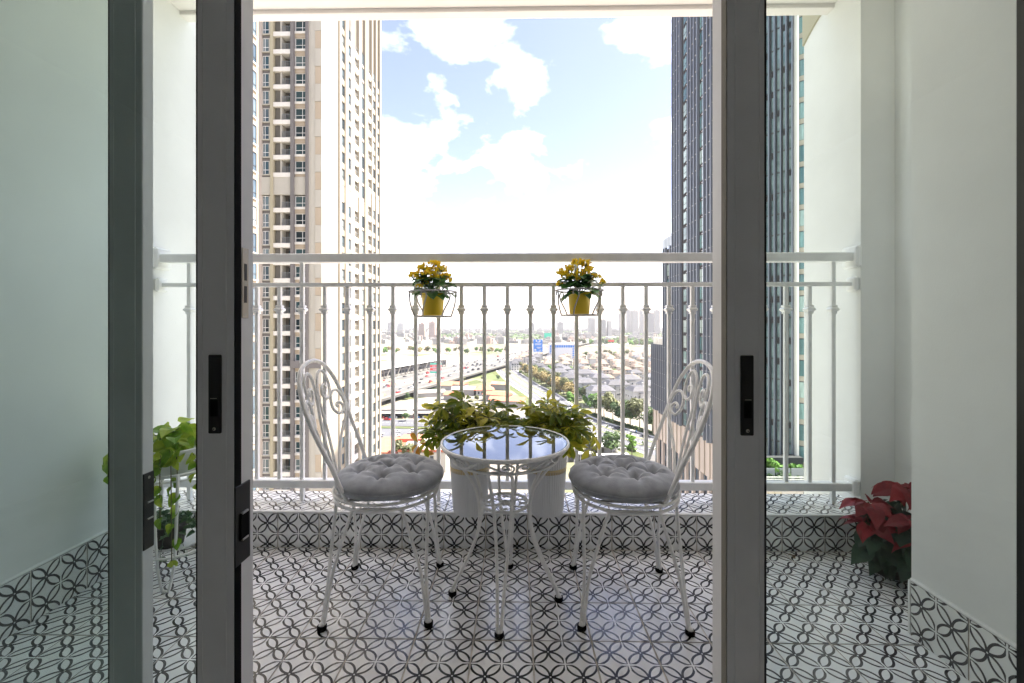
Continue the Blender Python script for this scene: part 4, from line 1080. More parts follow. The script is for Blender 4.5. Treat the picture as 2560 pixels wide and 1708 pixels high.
# street and car park at the lower left
road([(-170, 262), (-90, 264), (-40, 262), (0, 268), (33, 300)], 17, GZ + 0.24, M['road'], 'market_street', ((0, .1),))
strip_between([(-150, 255), (-34, 252)], [(-150, 250.5), (-34, 248)], GZ + 0.30, M['grass'], 'planted_strip')
strip_between([(-150, 250), (-34, 247.5)], [(-150, 222), (-34, 222)], GZ + 0.22, M['road'], 'car_park')
# local road between the market and the highway
road([(-210, 330), (-120, 352), (-60, 392), (-25, 425), (8, 440)], 9, GZ + 0.16, M['hway'], 'side_road')
strip_between([(-190, 352), (-110, 372), (-60, 412), (-34, 450)], [(-190, 366), (-112, 384), (-66, 430), (-44, 470)], GZ + 0.12, M['grass'], 'grass_bank')
strip_between([(-190, 306), (-110, 330), (-64, 366)], [(-190, 318), (-112, 341), (-70, 380)], GZ + 0.12, M['grass'], 'grass_bank')

# elevated highway over the river, on piers
HW = smooth2([(-230, -60), (-178, 135), (-119, 328), (-52, 546), (15, 765), (98, 1020), (215, 1340), (420, 1750), (800, 2200)], 6)
hz = lambda i: GZ + 5.5
hwy = thing('highway_viaduct', 'long pale elevated highway curving past the station and over the river', 'highway', (HW[14][0], HW[14][1], GZ))
def hloc(mb, name, m): return mb.build(name, m, hwy, loc=(-HW[14][0], -HW[14][1], -GZ))
for d0, d1, nm in ((-40, -20, 'carriageway'), (-18.5, -1.5, 'carriageway'), (0.0, 22, 'carriageway')):
    mb = MB(); A, B = offs(HW, d0), offs(HW, d1)
    for i in range(len(HW) - 1):
        z = hz(i)
        vs = [V(*A[i], z), V(*A[i + 1], z), V(*B[i + 1], z), V(*B[i], z), V(*A[i], z - 1.6), V(*A[i + 1], z - 1.6), V(*B[i + 1], z - 1.6), V(*B[i], z - 1.6)]
        mb.poly(vs, [(0, 1, 2, 3), (7, 6, 5, 4), (0, 4, 5, 1), (2, 6, 7, 3)])
    hloc(mb, nm, M['hway'])
    for d in (d0, d1):
        mb = MB(); A2, B2 = offs(HW, d - .25), offs(HW, d + .25)
        for i in range(len(HW) - 1):
            z = hz(i)
            mb.poly([V(*A2[i], z), V(*A2[i + 1], z), V(*B2[i + 1], z), V(*B2[i], z), V(*A2[i], z + 1.1), V(*A2[i + 1], z + 1.1), V(*B2[i + 1], z + 1.1), V(*B2[i], z + 1.1)], [(4, 5, 6, 7), (0, 1, 5, 4), (2, 3, 7, 6)])
        hloc(mb, 'parapet', M['conc'])
for i in range(3, len(HW) - 2, 1):
    for d in (-30, -10, 10):
        p = offs(HW, d)[i]
        hloc(MB().box(p[0] - 5, p[0] + 5, p[1] - 1.2, p[1] + 1.2, GZ, GZ + 3.9), 'pier', M['conc'])
M['wire_g'] = M['pole']

# ------------------------------------------------------------------ trees
def crown_mesh(seed, mt, H, Rr, n=1050, s=0.55, flat=0.8, lobes=9):
    rg = random.Random(seed); mb = MB()
    L = [(V(rg.uniform(-.62, .62) * Rr, rg.uniform(-.62, .62) * Rr, H * (0.42 + 0.5 * rg.random())), Rr * rg.uniform(.30, .58)) for _ in range(lobes)]
    for i in range(n):
        c, r = rg.choice(L)
        while True:
            q = V(rg.uniform(-1, 1), rg.uniform(-1, 1), rg.uniform(-1, 1))
            if 0.2 < q.length < 1: break
        q = q.normalized() * (q.length ** 0.4)
        p = c + V(q.x * r, q.y * r, q.z * r * flat)
        nrm = (q + V(rg.uniform(-.7, .7), rg.uniform(-.7, .7), rg.uniform(-.2, .9))).normalized()
        a = nrm.orthogonal().normalized(); b_ = nrm.cross(a)
        w = s * rg.uniform(.6, 1.3); an = rg.uniform(0, PI)
        u = (a * math.cos(an) + b_ * math.sin(an)) * w; v = (b_ * math.cos(an) - a * math.sin(an)) * w * .62
        mb.face([p - u, p - v * .8, p + u, p + v])
    return mb.mesh('crown', mt)
def trunk_mesh(seed, H, r):
    rg = random.Random(seed); mb = MB()
    top = V(rg.uniform(-.3, .3), rg.uniform(-.3, .3), H * .55)
    mb.tube([V(0, 0, 0), V(rg.uniform(-.15, .15), rg.uniform(-.15, .15), H * .3), top], [r, r * .75, r * .5], 7)
    for k in range(5):
        a = rg.uniform(0, 2 * PI)
        mb.tube([V(0, 0, H * rg.uniform(.32, .5)), V(math.cos(a) * H * .14, math.sin(a) * H * .14, H * .62), V(math.cos(a) * H * .25, math.sin(a) * H * .25, H * .78)], [r * .4, r * .28, r * .1], 5)
    return mb.mesh('trunk', M['bark'], True)
TK = {}
def tree_kind(key, mt, H, Rr, seed, r=0.22, **k):
    TK[key] = [(crown_mesh(seed + i, M[mt], H, Rr, **k), trunk_mesh(seed + i, H, r)) for i in range(3)]
tree_kind('green', 'tg', 10, 4.2, 100)
tree_kind('bright', 'tb', 9, 3.8, 130)
tree_kind('straw', 'ty', 10, 4.6, 160)
tree_kind('olive', 'to', 11, 4.6, 190)
tree_kind('tall', 'tb', 12, 2.3, 220, lobes=12)
_tr = random.Random(77)
def tree(key, x, y, label, group=None, s=1.0, z=GZ, name='tree'):
    c, t_ = _tr.choice(TK[key])
    o = thing(name, label, 'tree', (x, y, z), _tr.uniform(0, 6.28), group, s * _tr.uniform(.9, 1.1))
    put('trunk', t_, o); put('crown', c, o)
    return o
# street trees along the far side of the boulevard
e1 = offs(blv, -19.5)
def along(P, f):
    L = [0]
    for i in range(1, len(P)): L.append(L[-1] + math.hypot(P[i][0] - P[i - 1][0], P[i][1] - P[i - 1][1]))
    t_ = f * L[-1]
    for i in range(1, len(P)):
        if L[i] >= t_:
            q = (t_ - L[i - 1]) / (L[i] - L[i - 1]); return (P[i - 1][0] + (P[i][0] - P[i - 1][0]) * q, P[i - 1][1] + (P[i][1] - P[i - 1][1]) * q)
    return P[-1]
e1r = [p for p in offs(blv, 0)]
def side(d, y):
    P = offs(blv, d)
    for i in range(len(P) - 1):
        if (P[i][1] - y) * (P[i + 1][1] - y) <= 0:
            q = (y - P[i][1]) / (P[i + 1][1] - P[i][1]); return (P[i][0] + (P[i + 1][0] - P[i][0]) * q, y)
    return P[-1]
_sgn = 1 if side(20, 400)[0] > side(-20, 400)[0] else -1
for y, k in ((228, 'green'), (236, 'olive'), (243, 'green'), (250, 'olive'), (257, 'green'), (264, 'green'), (271, 'olive'), (279, 'olive'), (286, 'green'), (295, 'bright')):
    p = side(_sgn * 20.5, y); tree(k, p[0] + _tr.uniform(-1, 1), y, 'leafy street tree in the row between the boulevard and the villas', 'boulevard street trees', 1.45)
for y in range(345, 560, 9):
    p = side(_sgn * 18.5, y); tree('straw' if y % 4 else 'olive', p[0] + _tr.uniform(-1.5, 1.5), y, 'straw coloured street tree in the long row beside the far road', 'straw coloured row of trees', 1.2)
for y in range(330, 540, 15):
    p = side(_sgn * 26, y); tree('green' if y % 2 else 'olive', p[0] + _tr.uniform(-2, 2), y, 'dark green tree behind the straw coloured row', 'dark trees by the villas', 1.2)
tree('bright', 40.5, 318, 'bright green tree left of the white villas', None, 1.25)
tree('bright', 52, 322, 'smaller bright green tree before the white villas', None, 0.8)
tree('tall', 53, 195.6, 'slender bright green tree beside the curved drive', None, 0.95)
tree('green', 44.5, 199, 'dark green tree beside the white tents', None, 1.1)
tree('olive', 36, 201, 'olive green tree at the end of the white canopies', None, 0.8)
tree('olive', -8, 188, 'rounded tree seen under the table between the planters', None, 1.0)
tree('olive', -46, 176, 'dense olive tree behind the left chair cushion', None, 1.15)
for (x, y, s) in ((-2, 178, .8), (8, 182, .9), (18, 186, .85)):
    tree('green', x, y, 'tree at the foot of the building, seen under the bottom rail', 'trees below the railing', s)
for i, (x, y) in enumerate(((-70, 268), (-60, 320), (-105, 300), (-30, 330), (-88, 345), (-35, 455), (-20, 470), (-55, 440), (5, 520), (-8, 495))):
    tree('olive' if i % 2 else 'green', x, y, 'small tree among the market roofs and roads', 'trees among the market roofs', 0.6)
for x in range(-330, -20, 9):
    tree(_tr.choice(('green', 'olive', 'straw', 'bright')), x + _tr.uniform(-3, 3), 905 + _tr.uniform(-40, 55), 'tree in the green belt along the near bank of the river', 'near bank trees', 1.25)
for x in range(130, 420, 11):
    tree(_tr.choice(('green', 'bright', 'olive')), x, 800 - (x - 130) * .12 + _tr.uniform(-25, 15), 'tree on the near bank behind the villas', 'trees behind the villas', 1.3)
for x in range(190, 520, 10):
    tree(_tr.choice(('green', 'bright', 'olive')), x, 1215 - (x - 190) * .22 + _tr.uniform(0, 110), 'tree on the far bank beyond the brown river', 'far bank trees', 1.7)
# small round shrubs in the medians
me_sh = [crown_mesh(300 + i, M['tg'], 1.6, 1.0, 160, .22, 1, 4) for i in range(2)]
me_st = MB().tube([V(0, 0, 0), V(0, 0, 1.0)], .05, 5).mesh('stem', M['bark'])
for d in (-4.2, 4.2):
    for y in range(176, 330, 8):
        p = side(d, y + (3 if d > 0 else 0))
        o = thing('median_shrub', 'clipped round shrub on the planted strip of the boulevard', 'shrub', (p[0], p[1], GZ + .40), _tr.uniform(0, 6), 'shrubs on the boulevard medians', _tr.uniform(.7, 1.15))
        put('crown', _tr.choice(me_sh), o); put('stem', me_st, o)
def hedge(P, w, h, name, label, seed):
    rg = random.Random(seed); mb = MB()
    for i in range(len(P) - 1):
        a, c = V(*P[i], GZ), V(*P[i + 1], GZ); L = (c - a).length; t_ = (c - a) / L; nn = V(t_.y, -t_.x, 0)
        for k in range(int(L * 26)):
            p = a + t_ * rg.uniform(0, L) + nn * rg.uniform(-w, w) + V(0, 0, .2 + h * rg.random() ** .6)
            q = V(rg.uniform(-1, 1), rg.uniform(-1, 1), rg.uniform(0, 1.4)).normalized(); u = q.orthogonal() * rg.uniform(.25, .5); v = q.cross(u)
            mb.face([p - u, p - v, p + u, p + v])
    return tag(mb.build(name, M['tg']), label, 'hedge')
hedge([side(_sgn * 17.3, y) for y in range(205, 300, 12)], .9, 1.4, 'clipped_hedge', 'clipped green hedge along the far edge of the boulevard', 3)
hedge([side(-_sgn * 15.6, y) for y in range(205, 262, 10)], 1.2, 1.3, 'green_bank_hedge', 'low green hedge between the boulevard and the parked buses', 4)
hedge([(-92, 378), (-70, 400), (-50, 426)], 1.4, 1.6, 'yellow_green_hedge', 'long hedge on the bank below the highway', 6)
# palms by the dark tower
def palm(x, y, label, s=1.0):
    o = thing('palm_tree', label, 'tree', (x, y, GZ), 0, 'palms at the tower entrance', s)
    MB().tube([V(0, 0, 0), V(.1, 0, 3), V(0, .1, 6)], [.22, .17, .15], 8).build('trunk', M['bark'], o, True)
    rg = random.Random(int(x * 10)); mb = MB()
    for k in range(26):
        a = rg.uniform(0, 2 * PI); up = rg.uniform(.1, 1.2); L = rg.uniform(2.2, 3.0)
        P = [V(0, 0, 6) + V(math.cos(a) * L * t_, math.sin(a) * L * t_, up * L * t_ * .8 - 1.9 * t_ * t_) for t_ in (0, .2, .4, .6, .8, 1)]
        sd_ = V(-math.sin(a), math.cos(a), 0)
        for i in range(5):
            for q in range(3):
                f = q / 3; c = P[i] * (1 - f) + P[i + 1] * f; w = .62 * (1 - (i + f) / 5.6)
                for sg in (1, -1): mb.face([c, c + V(0, 0, .05) + (P[i + 1] - P[i]) * .22, c + sd_ * sg * w + (P[i + 1] - P[i]) * .75 - V(0, 0, .25)])
    mb.build('crown', M['tg'], o)
palm(66.5, 187, 'fan palm beside the car lot at the dark tower', 1.0)
palm(75, 193, 'taller fan palm against the dark tower base', 1.25)
palm(7.5, 165, 'palm rising between the right planter and the right chair', 1.0)
# ------------------------------------------------------------------ left tower
FH = 3.25
lt = thing('cream_tower', 'tall cream apartment tower with teal windows and dark grey bands on the left', 'tower', (-40, 90, GZ))
def L(mb, name, m, parent=None, smooth=False): return mb.build(name, m, lt, smooth, (40, -90, -GZ))
FY = 78.0
def fx(px): return 0.0732 * (px - 1290)
ZT = 78.0
xc = fx(801); xr = -33.64
# body set back behind the facade layers
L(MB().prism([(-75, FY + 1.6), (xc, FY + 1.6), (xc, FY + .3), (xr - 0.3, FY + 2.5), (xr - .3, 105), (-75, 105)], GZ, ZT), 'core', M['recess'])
rows = [k for k in range(-2, 27)]
def ztop(k): return 54.14 - FH * k
# full-height pilasters
for a, b_, m, pr_ in ((640, 647.6, 'pink', .0), (671, 678, 'olive', -.25), (723, 731, 'dgrey', -.35), (761, 768.2, 'dgrey', -.35)):
    L(MB().box(fx(a), fx(b_), FY + pr_, FY + 1.7, GZ, ZT), 'pilaster', M[m])
for a, b_ in ((647.6, 671), (678, 723), (731, 761)):
    pass
# panel wall with alternating beige panels, then the sunlit corner
L(MB().box(fx(768.2), fx(785), FY - .05, FY + 1.7, GZ, ZT), 'panel_wall', M['cream_pale'])
me_pan = {}
for k in rows:
    for j in (0, 1):
        z1 = ztop(k) - 0.15 + (0 if j == 0 else 0)
        zt_ = ztop(k) + 0.55
    m = 'beige' if k % 2 == 0 else 'cream_pale'
    if m not in me_pan: me_pan[m] = MB().box(0, fx(801) - fx(785) , 0, 1.6, 0, FH - .05).mesh('wall_panel', M[m])
    put('wall_panel', me_pan[m], lt, (fx(785) + 40, FY - (.16 if m == 'beige' else .22) - 90, ztop(k) - 2.2 - GZ))
ch = MB(); ch.prism([(xc, FY - .25), (xr, FY + 2.16 - .25), (xr, FY + 3), (xc, FY + 3)], GZ, ZT)
L(ch, 'corner_panel', M['cream_dimmed'])
ch2 = MB()
for k in rows:
    z = ztop(k) + .9
    ch2.box(xc + .02, xc + .06, FY - .29, FY - .2, z, z + .04)
# windows on the front: frames with panes
def win(w, h, split, trans, depth=.12, fr=.09):
    """window frame (white bars) and pane meshes; split = fractions of upright bars, trans = height fraction of the transom"""
    f = MB(); b_ = fr
    f.box(0, w, 0, depth, 0, b_).box(0, w, 0, depth, h - b_, h).box(0, b_, 0, depth, b_, h - b_).box(w - b_, w, 0, depth, b_, h - b_)
    for s in split: f.box(w * s - b_ / 2, w * s + b_ / 2, 0.01, depth - .01, b_, h - b_)
    if trans: f.box(b_, w - b_, 0.02, depth - .02, h * trans - b_ / 2, h * trans + b_ / 2)
    return f.mesh('window', M['wframe']), MB().box(b_ * .5, w - b_ * .5, depth * .45, depth * .62, b_ * .5, h - b_ * .5).mesh('pane', M['pane'])
wC = fx(760.6) - fx(731.4)
mC = win(wC, 2.04, (0.62,), .38)
mB_ = win(fx(665) - fx(648), 2.5, (.36,), .34)
spC = MB().box(0, wC, 0, .8, 0, .42).mesh('spandrel', M['whiteband'])
spC2 = MB().box(0, wC, 0.14, .9, 0, .78).mesh('spandrel', M['beige'])
blankC = MB().box(0, wC, 0.05, .8, 0, FH).mesh('blank_panel', M['cream_pale'])
wBal = fx(722.8) - fx(678.2)
blankB = MB().box(0, wBal, 0.0, .8, 0, FH).mesh('blank_panel', M['cream_pale'])
slab = MB().box(0, wBal, 0.0, 1.55, 0, .80).mesh('balcony_slab', M['whiteband'])
lou = MB().box(0, fx(694.6) - fx(680), .35, .5, 0, 2.4)
for i in range(14): lou.box(0, fx(694.6) - fx(680), .28, .36, .05 + i * .168, .05 + i * .168 + .07)
lou = lou.mesh('louver_screen', M['louver'])
lpost = MB().box(0, fx(698.6) - fx(695), .05, 1.5, 0, 2.45).mesh('balcony_post', M['cream_pale'])
rl = MB(); wr = fx(722.5) - fx(699)
rl.box(0, wr, .05, .10, 1.02, 1.09).box(0, wr, .05, .10, .08, .13)
for i in range(12): rl.box(wr * (i + .5) / 12 - .012, wr * (i + .5) / 12 + .012, .06, .09, .13, 1.02)
rl = rl.mesh('balcony_railing', M['brail'])
bdoor = (MB().box(0, wr * .62, 1.45, 1.52, 0, 2.15).mesh('balcony_door', M['pane']))
spB = MB().box(0, fx(671) - fx(647.6), 0.0, .9, 0, .20).box(fx(665.5) - fx(647.6), fx(671) - fx(647.6), .0, .9, .2, 2.6).mesh('spandrel', M['cream_pale'])
spB2 = MB().box(0, fx(670.6) - fx(647.6), 0.16, .9, 0, .55).mesh('spandrel', M['dgrey'])
blankA = MB().box(0, fx(671) - fx(647.6), 0.0, .9, 0, FH).mesh('blank_panel', M['cream_pale'])
_w = random.Random(3)
def LP(name, me, x, y, z): return put(name, me, lt, (x + 40, y - 90, z - GZ))
for k in rows:
    zt = ztop(k); zb = zt - 2.04
    if k == 8:
        LP('blank_panel', blankC, fx(731.2), FY, zb - 1.0); LP('blank_panel', blankB, fx(678.1), FY - .05, zb - 1.0); LP('blank_panel', blankA, fx(647.6), FY, zb - 1.0)
        continue
    w = LP('window', mC[0], fx(731.4), FY + .35, zb); put('pane', mC[1], w)
    LP('spandrel', spC, fx(731.2), FY + .1, zb - .43)
    LP('spandrel', spC2, fx(731.2), FY + .1, zb - 1.21)
    z0 = zb - 1.0
    LP('balcony_slab', slab, fx(678.1), FY - .12, z0 - .02)
    LP('louver_screen', lou, fx(680), FY + .1, z0 + .79); LP('balcony_post', lpost, fx(695), FY, z0 + .785)
    LP('balcony_railing', rl, fx(699), FY - .08, z0 + .785)
    LP('balcony_door', bdoor, fx(706), FY, z0 + .80)
    zbB = zb - .62
    w = LP('window', mB_[0], fx(648), FY + .3, zbB + .2); put('pane', mB_[1], w)
    LP('spandrel', spB, fx(647.6), FY + .05, zbB); LP('spandrel', spB2, fx(647.6), FY + .12, zbB - .56)
    if _w.random() < .12:      # a few balcony plants
        o = LP('balcony_plant', me_sh[0], fx(714), FY + .5, z0 + .8); o.scale = (.55, .3, .6)
L(MB().box(fx(723), fx(801) + .05, FY - .45, FY - .2, -6.9, -5.6), 'cornice', M['dgrey'])
# receding right face, at x = xr, windows by column
me_sw = {}
def side_win(wd, h, split, tr):
    key = (wd, h, split, tr)
    if key not in me_sw:
        f = MB(); b_ = .07
        f.box(-.10, .0, 0, wd, 0, b_).box(-.10, .0, 0, wd, h - b_, h).box(-.10, .0, 0, b_, b_, h - b_).box(-.10, .0, wd - b_, wd, b_, h - b_)
        if split: f.box(-.09, -.01, wd * split - b_ / 2, wd * split + b_ / 2, b_, h - b_)
        if tr: f.box(-.085, -.015, b_, wd - b_, h * tr - b_ / 2, h * tr + b_ / 2)
        me_sw[key] = (f.mesh('window', M['mullion']), MB().box(-.09, -.06, b_ * .5, wd - b_ * .5, b_ * .5, h - b_ * .5).mesh('pane', M['pane_side']))
    return me_sw[key]
def fy_side(px): return xr * 1065 / (px - 1290)
cols = [(848, 857.5, 'w'), (865, 874, 'w'), (880, 892, 'b'), (899, 908, 'l'), (915, 924.5, 'b'), (927.5, 935, 'w'), (938.5, 945, 'w')]
edges = [80.0] + [e for a, b_, t_ in cols for e in (fy_side(a), fy_side(b_))] + [104.8]
# piers between the columns, standing a little proud
for i in range(0, len(edges), 2):
    y0, y1 = edges[i], edges[i + 1]
    L(MB().box(xr - .8, xr + .32, y0, y1, GZ, ZT), 'pier', M['cream'] if i not in (4,) else M['whiteband'])
me_cell = {}
for ci, (a, b_, t_) in enumerate(cols):
    y0, y1 = fy_side(a), fy_side(b_); wd = y1 - y0
    sp_m = MB().box(-.7, .10, 0.01, wd - .01, 0, FH - 2.12).mesh('spandrel', M['whiteband'] if t_ == 'b' else M['cream'])
    ap_m = MB().box(-.75, -.02, 0.01, wd - .01, 0, 0.5).mesh('apron', M['pink'])
    rr_ = MB(); rr_.box(.0, .05, .0, wd, .98, 1.04)
    for i in range(7): rr_.box(.01, .04, wd * (i + .5) / 7 - .012, wd * (i + .5) / 7 + .012, .0, .98)
    rr_ = rr_.mesh('balcony_railing', M['brail'])
    bl_m = MB().box(-.7, .02, 0.01, wd - .01, 0, FH).mesh('blank_panel', M['cream_pale'])
    ln = MB()
    for i in range(16): ln.box(-.25, -.05, .02, wd - .02, i * .16, i * .16 + .06)
    ln = ln.mesh('louver_screen', M['louver'])
    for k in rows:
        zb = ztop(k) - 2.2
        if k == 8 and ci < 4 or (k == 7 and ci >= 4): LP('blank_panel', bl_m, xr, y0, zb - 1.0); continue
        if t_ == 'w':
            s = side_win(round(wd - .02, 3), 2.12, .5 if ci < 2 else .45, .32)
            w = LP('window', s[0], xr - .02, y0 + .01, zb); put('pane', s[1], w)
            LP('spandrel', sp_m, xr, y0, zb - (FH - 2.12))
        elif t_ == 'l':
            s = side_win(round(wd - .02, 3), 2.6, .5, 0)
            w = LP('window', s[0], xr - .05, y0 + .01, zb - .3); put('pane', s[1], w)
            LP('apron', ap_m, xr, y0, zb - .85)
        else:
            LP('spandrel', sp_m, xr, y0, zb - (FH - 2.12) - .05)
            LP('balcony_railing', rr_, xr + .04, y0, zb - .05)
            if _w.random() < .2:
                o = LP('balcony_plant', me_sh[1], xr - .25, y0 + wd * .5, zb); o.scale = (.4, .6, .65)
# nearer wing at the far left
nw = thing('cream_tower_wing', 'sliver of a nearer cream wing with windows at the left door edge', 'tower', (-46, 46, GZ))
MB().box(-14.5, 14.5, -6, 5.6, 0, 138).build('wall', M['cream_dimmed'], nw)
s = side_win(2.2, 2.3, .5, .3)
sill = MB().box(0, .18, -.1, 2.3, 0, .1).mesh('sill', M['whiteband'])
bnd = MB().box(0, .05, -.05, 2.25, 0, .7).mesh('spandrel', M['beige'])
for k in range(-10, 27):
    w = put('window', s[0], nw, (14.60, 2.9, 60 + 3.25 * k)); put('pane', s[1], w); put('sill', sill, w, (-.05, 0, -.1)); put('spandrel', bnd, nw, (14.47, 2.9, 60 + 3.25 * k - .85))

# ------------------------------------------------------------------ right tower, dark fins
PH = 3.1
XT = 34.0
rt = thing('dark_tower', 'tall dark tower of closely set grey fins with curved glass bay on the right', 'tower', (50, 75, GZ))
def Rr_(mb, name, m, smooth=False): return mb.build(name, m, rt, smooth, (-50, -75, -GZ))
Z0 = -19.5
PLAN = [(XT, 92.4), (XT, 72.0), (40.6, 63.0), (44.5, 62.2), (70, 62.2), (70, 92.4)]
Rr_(MB().prism(PLAN, Z0, 82), 'core', M['fin2'])
Rr_(MB().box(XT, 70, 92.4, 99, Z0, 18), 'core', M['fin2'])
Rr_(MB().box(XT, 70, 99, 106.5, Z0, -4.2), 'core', M['fin2'])
# glazing behind the fins: narrow panes, storey by storey
def zroof(y): return 80 if y < 92.4 else (17.2 if y < 99 else -4.8)
gl = MB(); sp2 = MB(); rg = random.Random(12)
fins = []
y = 72.6
wcols = [(77.6, 79.2), (85.2, 86.8), (94.6, 96.0)]
while y < 106.3:
    if not any(a - .2 < y < b_ + .2 for a, b_ in wcols): fins.append(y)
    y += 1.40
for i, y in enumerate(fins):
    zr = zroof(y)
    o = Rr_(MB().box(XT - .55, XT + .02, y - .13, y + .13, Z0 + .2 - rg.uniform(0, .5), zr + 1.2), 'fin', M['fin'])
    nz = int((zr - Z0) / PH)
    for k in range(nz):
        z = Z0 + k * PH
        if rg.random() < .78:
            off = rg.choice((0, 0, 1.55)); hgt = rg.choice((1.5, 2.0, 2.5))
            gl.box(XT - .05, XT - .01, y + .18, y + 1.22, z + .35 + off * .3, z + .35 + off * .3 + hgt)
        sp2.box(XT - .30, XT - .0, y + .14, y + 1.26, z + PH - .12, z + PH - .04)
g_ = Rr_(gl, 'glazing', M['curtain']); g_['kind'] = 'stuff'
g_ = Rr_(sp2, 'floor_clips', M['pole']); g_['kind'] = 'stuff'
me_rw = MB().box(-.14, -.04, 0, 1.6, 0, .06).box(-.14, -.04, 0, 1.6, 1.0, 1.05).box(-.14, -.04, .75, .85, 0, 2.5).box(-.14, -.04, 0, .05, 0, 2.5).box(-.14, -.04, 1.55, 1.6, 0, 2.5).box(-.14, -.04, 0, 1.6, 2.45, 2.5).mesh('window', M['mullion'])
me_rp = MB().box(-.10, -.06, .03, 1.57, .03, 2.47).mesh('pane', M['baygl'])
me_rc = MB().tube([V(-.02, .8, -.32), V(-.02, .8, -.06)], [.35, .55], 10).mesh('ceiling_light_box', M['cream'])
for a, b_ in wcols:
    nz = int((zroof(a) - Z0) / PH)
    for k in range(nz):
        z = Z0 + k * PH + .4
        w = put('window', me_rw, rt, (XT - 50, a - 75, z - GZ)); put('pane', me_rp, w)
# near slanted face with broad fins and teal curtain wall
A, B = V(XT, 72.0, 0), V(40.6, 63.0, 0); D = (B - A); LL = D.length; D.normalize(); N_ = V(D.y, -D.x, 0)
if N_.y > 0: N_ = -N_
nb = 14
cw = MB(); cl_ = MB()
for i in range(nb):
    f0, f1 = LL * i / nb, LL * (i + 1) / nb
    for k in range(int((80 - Z0) / PH)):
        z = Z0 + k * PH; q = rg.uniform(.02, .06)
        p0, p1 = A + D * (f0 + .25) + N_ * q, A + D * (f1 - .05) + N_ * q
        z1 = z + PH - (.14 if rg.random() < .6 else .9)
        cw.face([V(p0.x, p0.y, z + .1), V(p1.x, p1.y, z + .1), V(p1.x, p1.y, z1), V(p0.x, p0.y, z1)])
        a0, a1 = A + D * (f0 + .2) + N_ * .1, A + D * f1 + N_ * .1
        cl_.face([V(a0.x, a0.y, z - .02), V(a1.x, a1.y, z - .02), V(a1.x, a1.y, z + .09), V(a0.x, a0.y, z + .09)])
g_ = Rr_(cw, 'curtain_wall', M['curtain2']); g_['kind'] = 'stuff'
g_ = Rr_(cl_, 'floor_bands', M['mullion']); g_['kind'] = 'stuff'
for i in range(nb + 1):
    p = A + D * (LL * i / nb); q = p + N_ * (.55 if i % 4 else .42); e_ = D * .08
    Rr_(MB().prism([(p.x - e_.x, p.y - e_.y), (q.x - e_.x, q.y - e_.y), (q.x + e_.x, q.y + e_.y), (p.x + e_.x, p.y + e_.y)], Z0, 80), 'fin', M['fin'])
# pale pillar and the rounded bay with a slab at each storey
Rr_(MB().box(40.55, 40.82, 62.1, 62.9, Z0, 80), 'pillar', M['whiteband'])
for k in range(int((80 - Z0) / PH)):
    z = Z0 + k * PH
    arc = [(40.85 + 1.75 * t_, 62.6 - .75 * math.sin(PI * t_)) for t_ in [i / 8 for i in range(9)]]
    bay = MB()
    for i in range(8): bay.face([V(*arc[i], z + .75), V(*arc[i + 1], z + .75), V(*arc[i + 1], z + PH - .12), V(*arc[i], z + PH - .12)])
    b_o = Rr_(bay, 'bay_window', M['baygl'])
    Rr_(MB().prism(arc + [(42.6, 63.0), (40.85, 63.0)], z, z + .72), 'bay_spandrel', M['cream_dimmed'])
    Rr_(MB().prism([(p[0], p[1] - .06) for p in arc] + [(42.6, 63.0), (40.85, 63.0)], z + PH - .13, z + PH - .03), 'bay_slab', M['mullion'])
    mu = MB()
    for i in (3, 6): mu.box(arc[i][0] - .03, arc[i][0] + .03, arc[i][1] - .05, arc[i][1] + .02, z + .74, z + PH - .12)
    mu.build('mullion', M['mullion'], b_o)
Rr_(MB().box(42.62, 43.3, 61.7, 63.0, Z0, 80), 'pillar', M['fin'])
Rr_(MB().box(43.3, 44.4, 61.9, 63.0, Z0, 80), 'pillar', M['whiteband'])
# roof screens on the lower shoulders
sc_ = MB()
for y in [92.7 + .95 * i for i in range(7)]: sc_.box(XT - .1, XT + .0, y - .06, y + .06, 18.0, 21.2)
Rr_(sc_.box(XT - .06, XT - .02, 92.6, 98.9, 18.6, 20.6), 'roof_screen', M['brail'])
sc_ = MB()
for y in [99.3 + 1.2 * i for i in range(6)]: sc_.box(XT - .1, XT + .0, y - .1, y + .1, -4.0, -1.2)
Rr_(sc_, 'roof_screen', M['whiteband'])
o = Rr_(MB().box(XT + .1, XT + .8, 99.2, 106.3, -4.1, -2.0), 'roof_planter', M['whiteband'])
# base: stone band, columns and dark shopfront
Rr_(MB().box(XT + .05, 70, 72, 106.4, -26.0, Z0 - .05), 'stone_band', M['podium'])
for y in [73 + 2.2 * i for i in range(16)]: Rr_(MB().box(XT - .12, XT + .04, y - .05, y + .05, -25.9, Z0 - .2), 'band_joint', M['cream'])
Rr_(MB().box(XT + .6, 70, 72, 106.3, GZ, -26.05), 'shopfront', M['curtain'])
for y in [72.6 + 3.4 * i for i in range(10)]: Rr_(MB().box(XT + .0, XT + .58, y - .35, y + .35, GZ, -26.05), 'base_column', M['podium'])
for i in range(24): Rr_(MB().box(XT + .48, XT + .58, 72.5 + i * 1.42, 72.58 + i * 1.42, GZ, -26.06), 'mullion', M['mullion'])
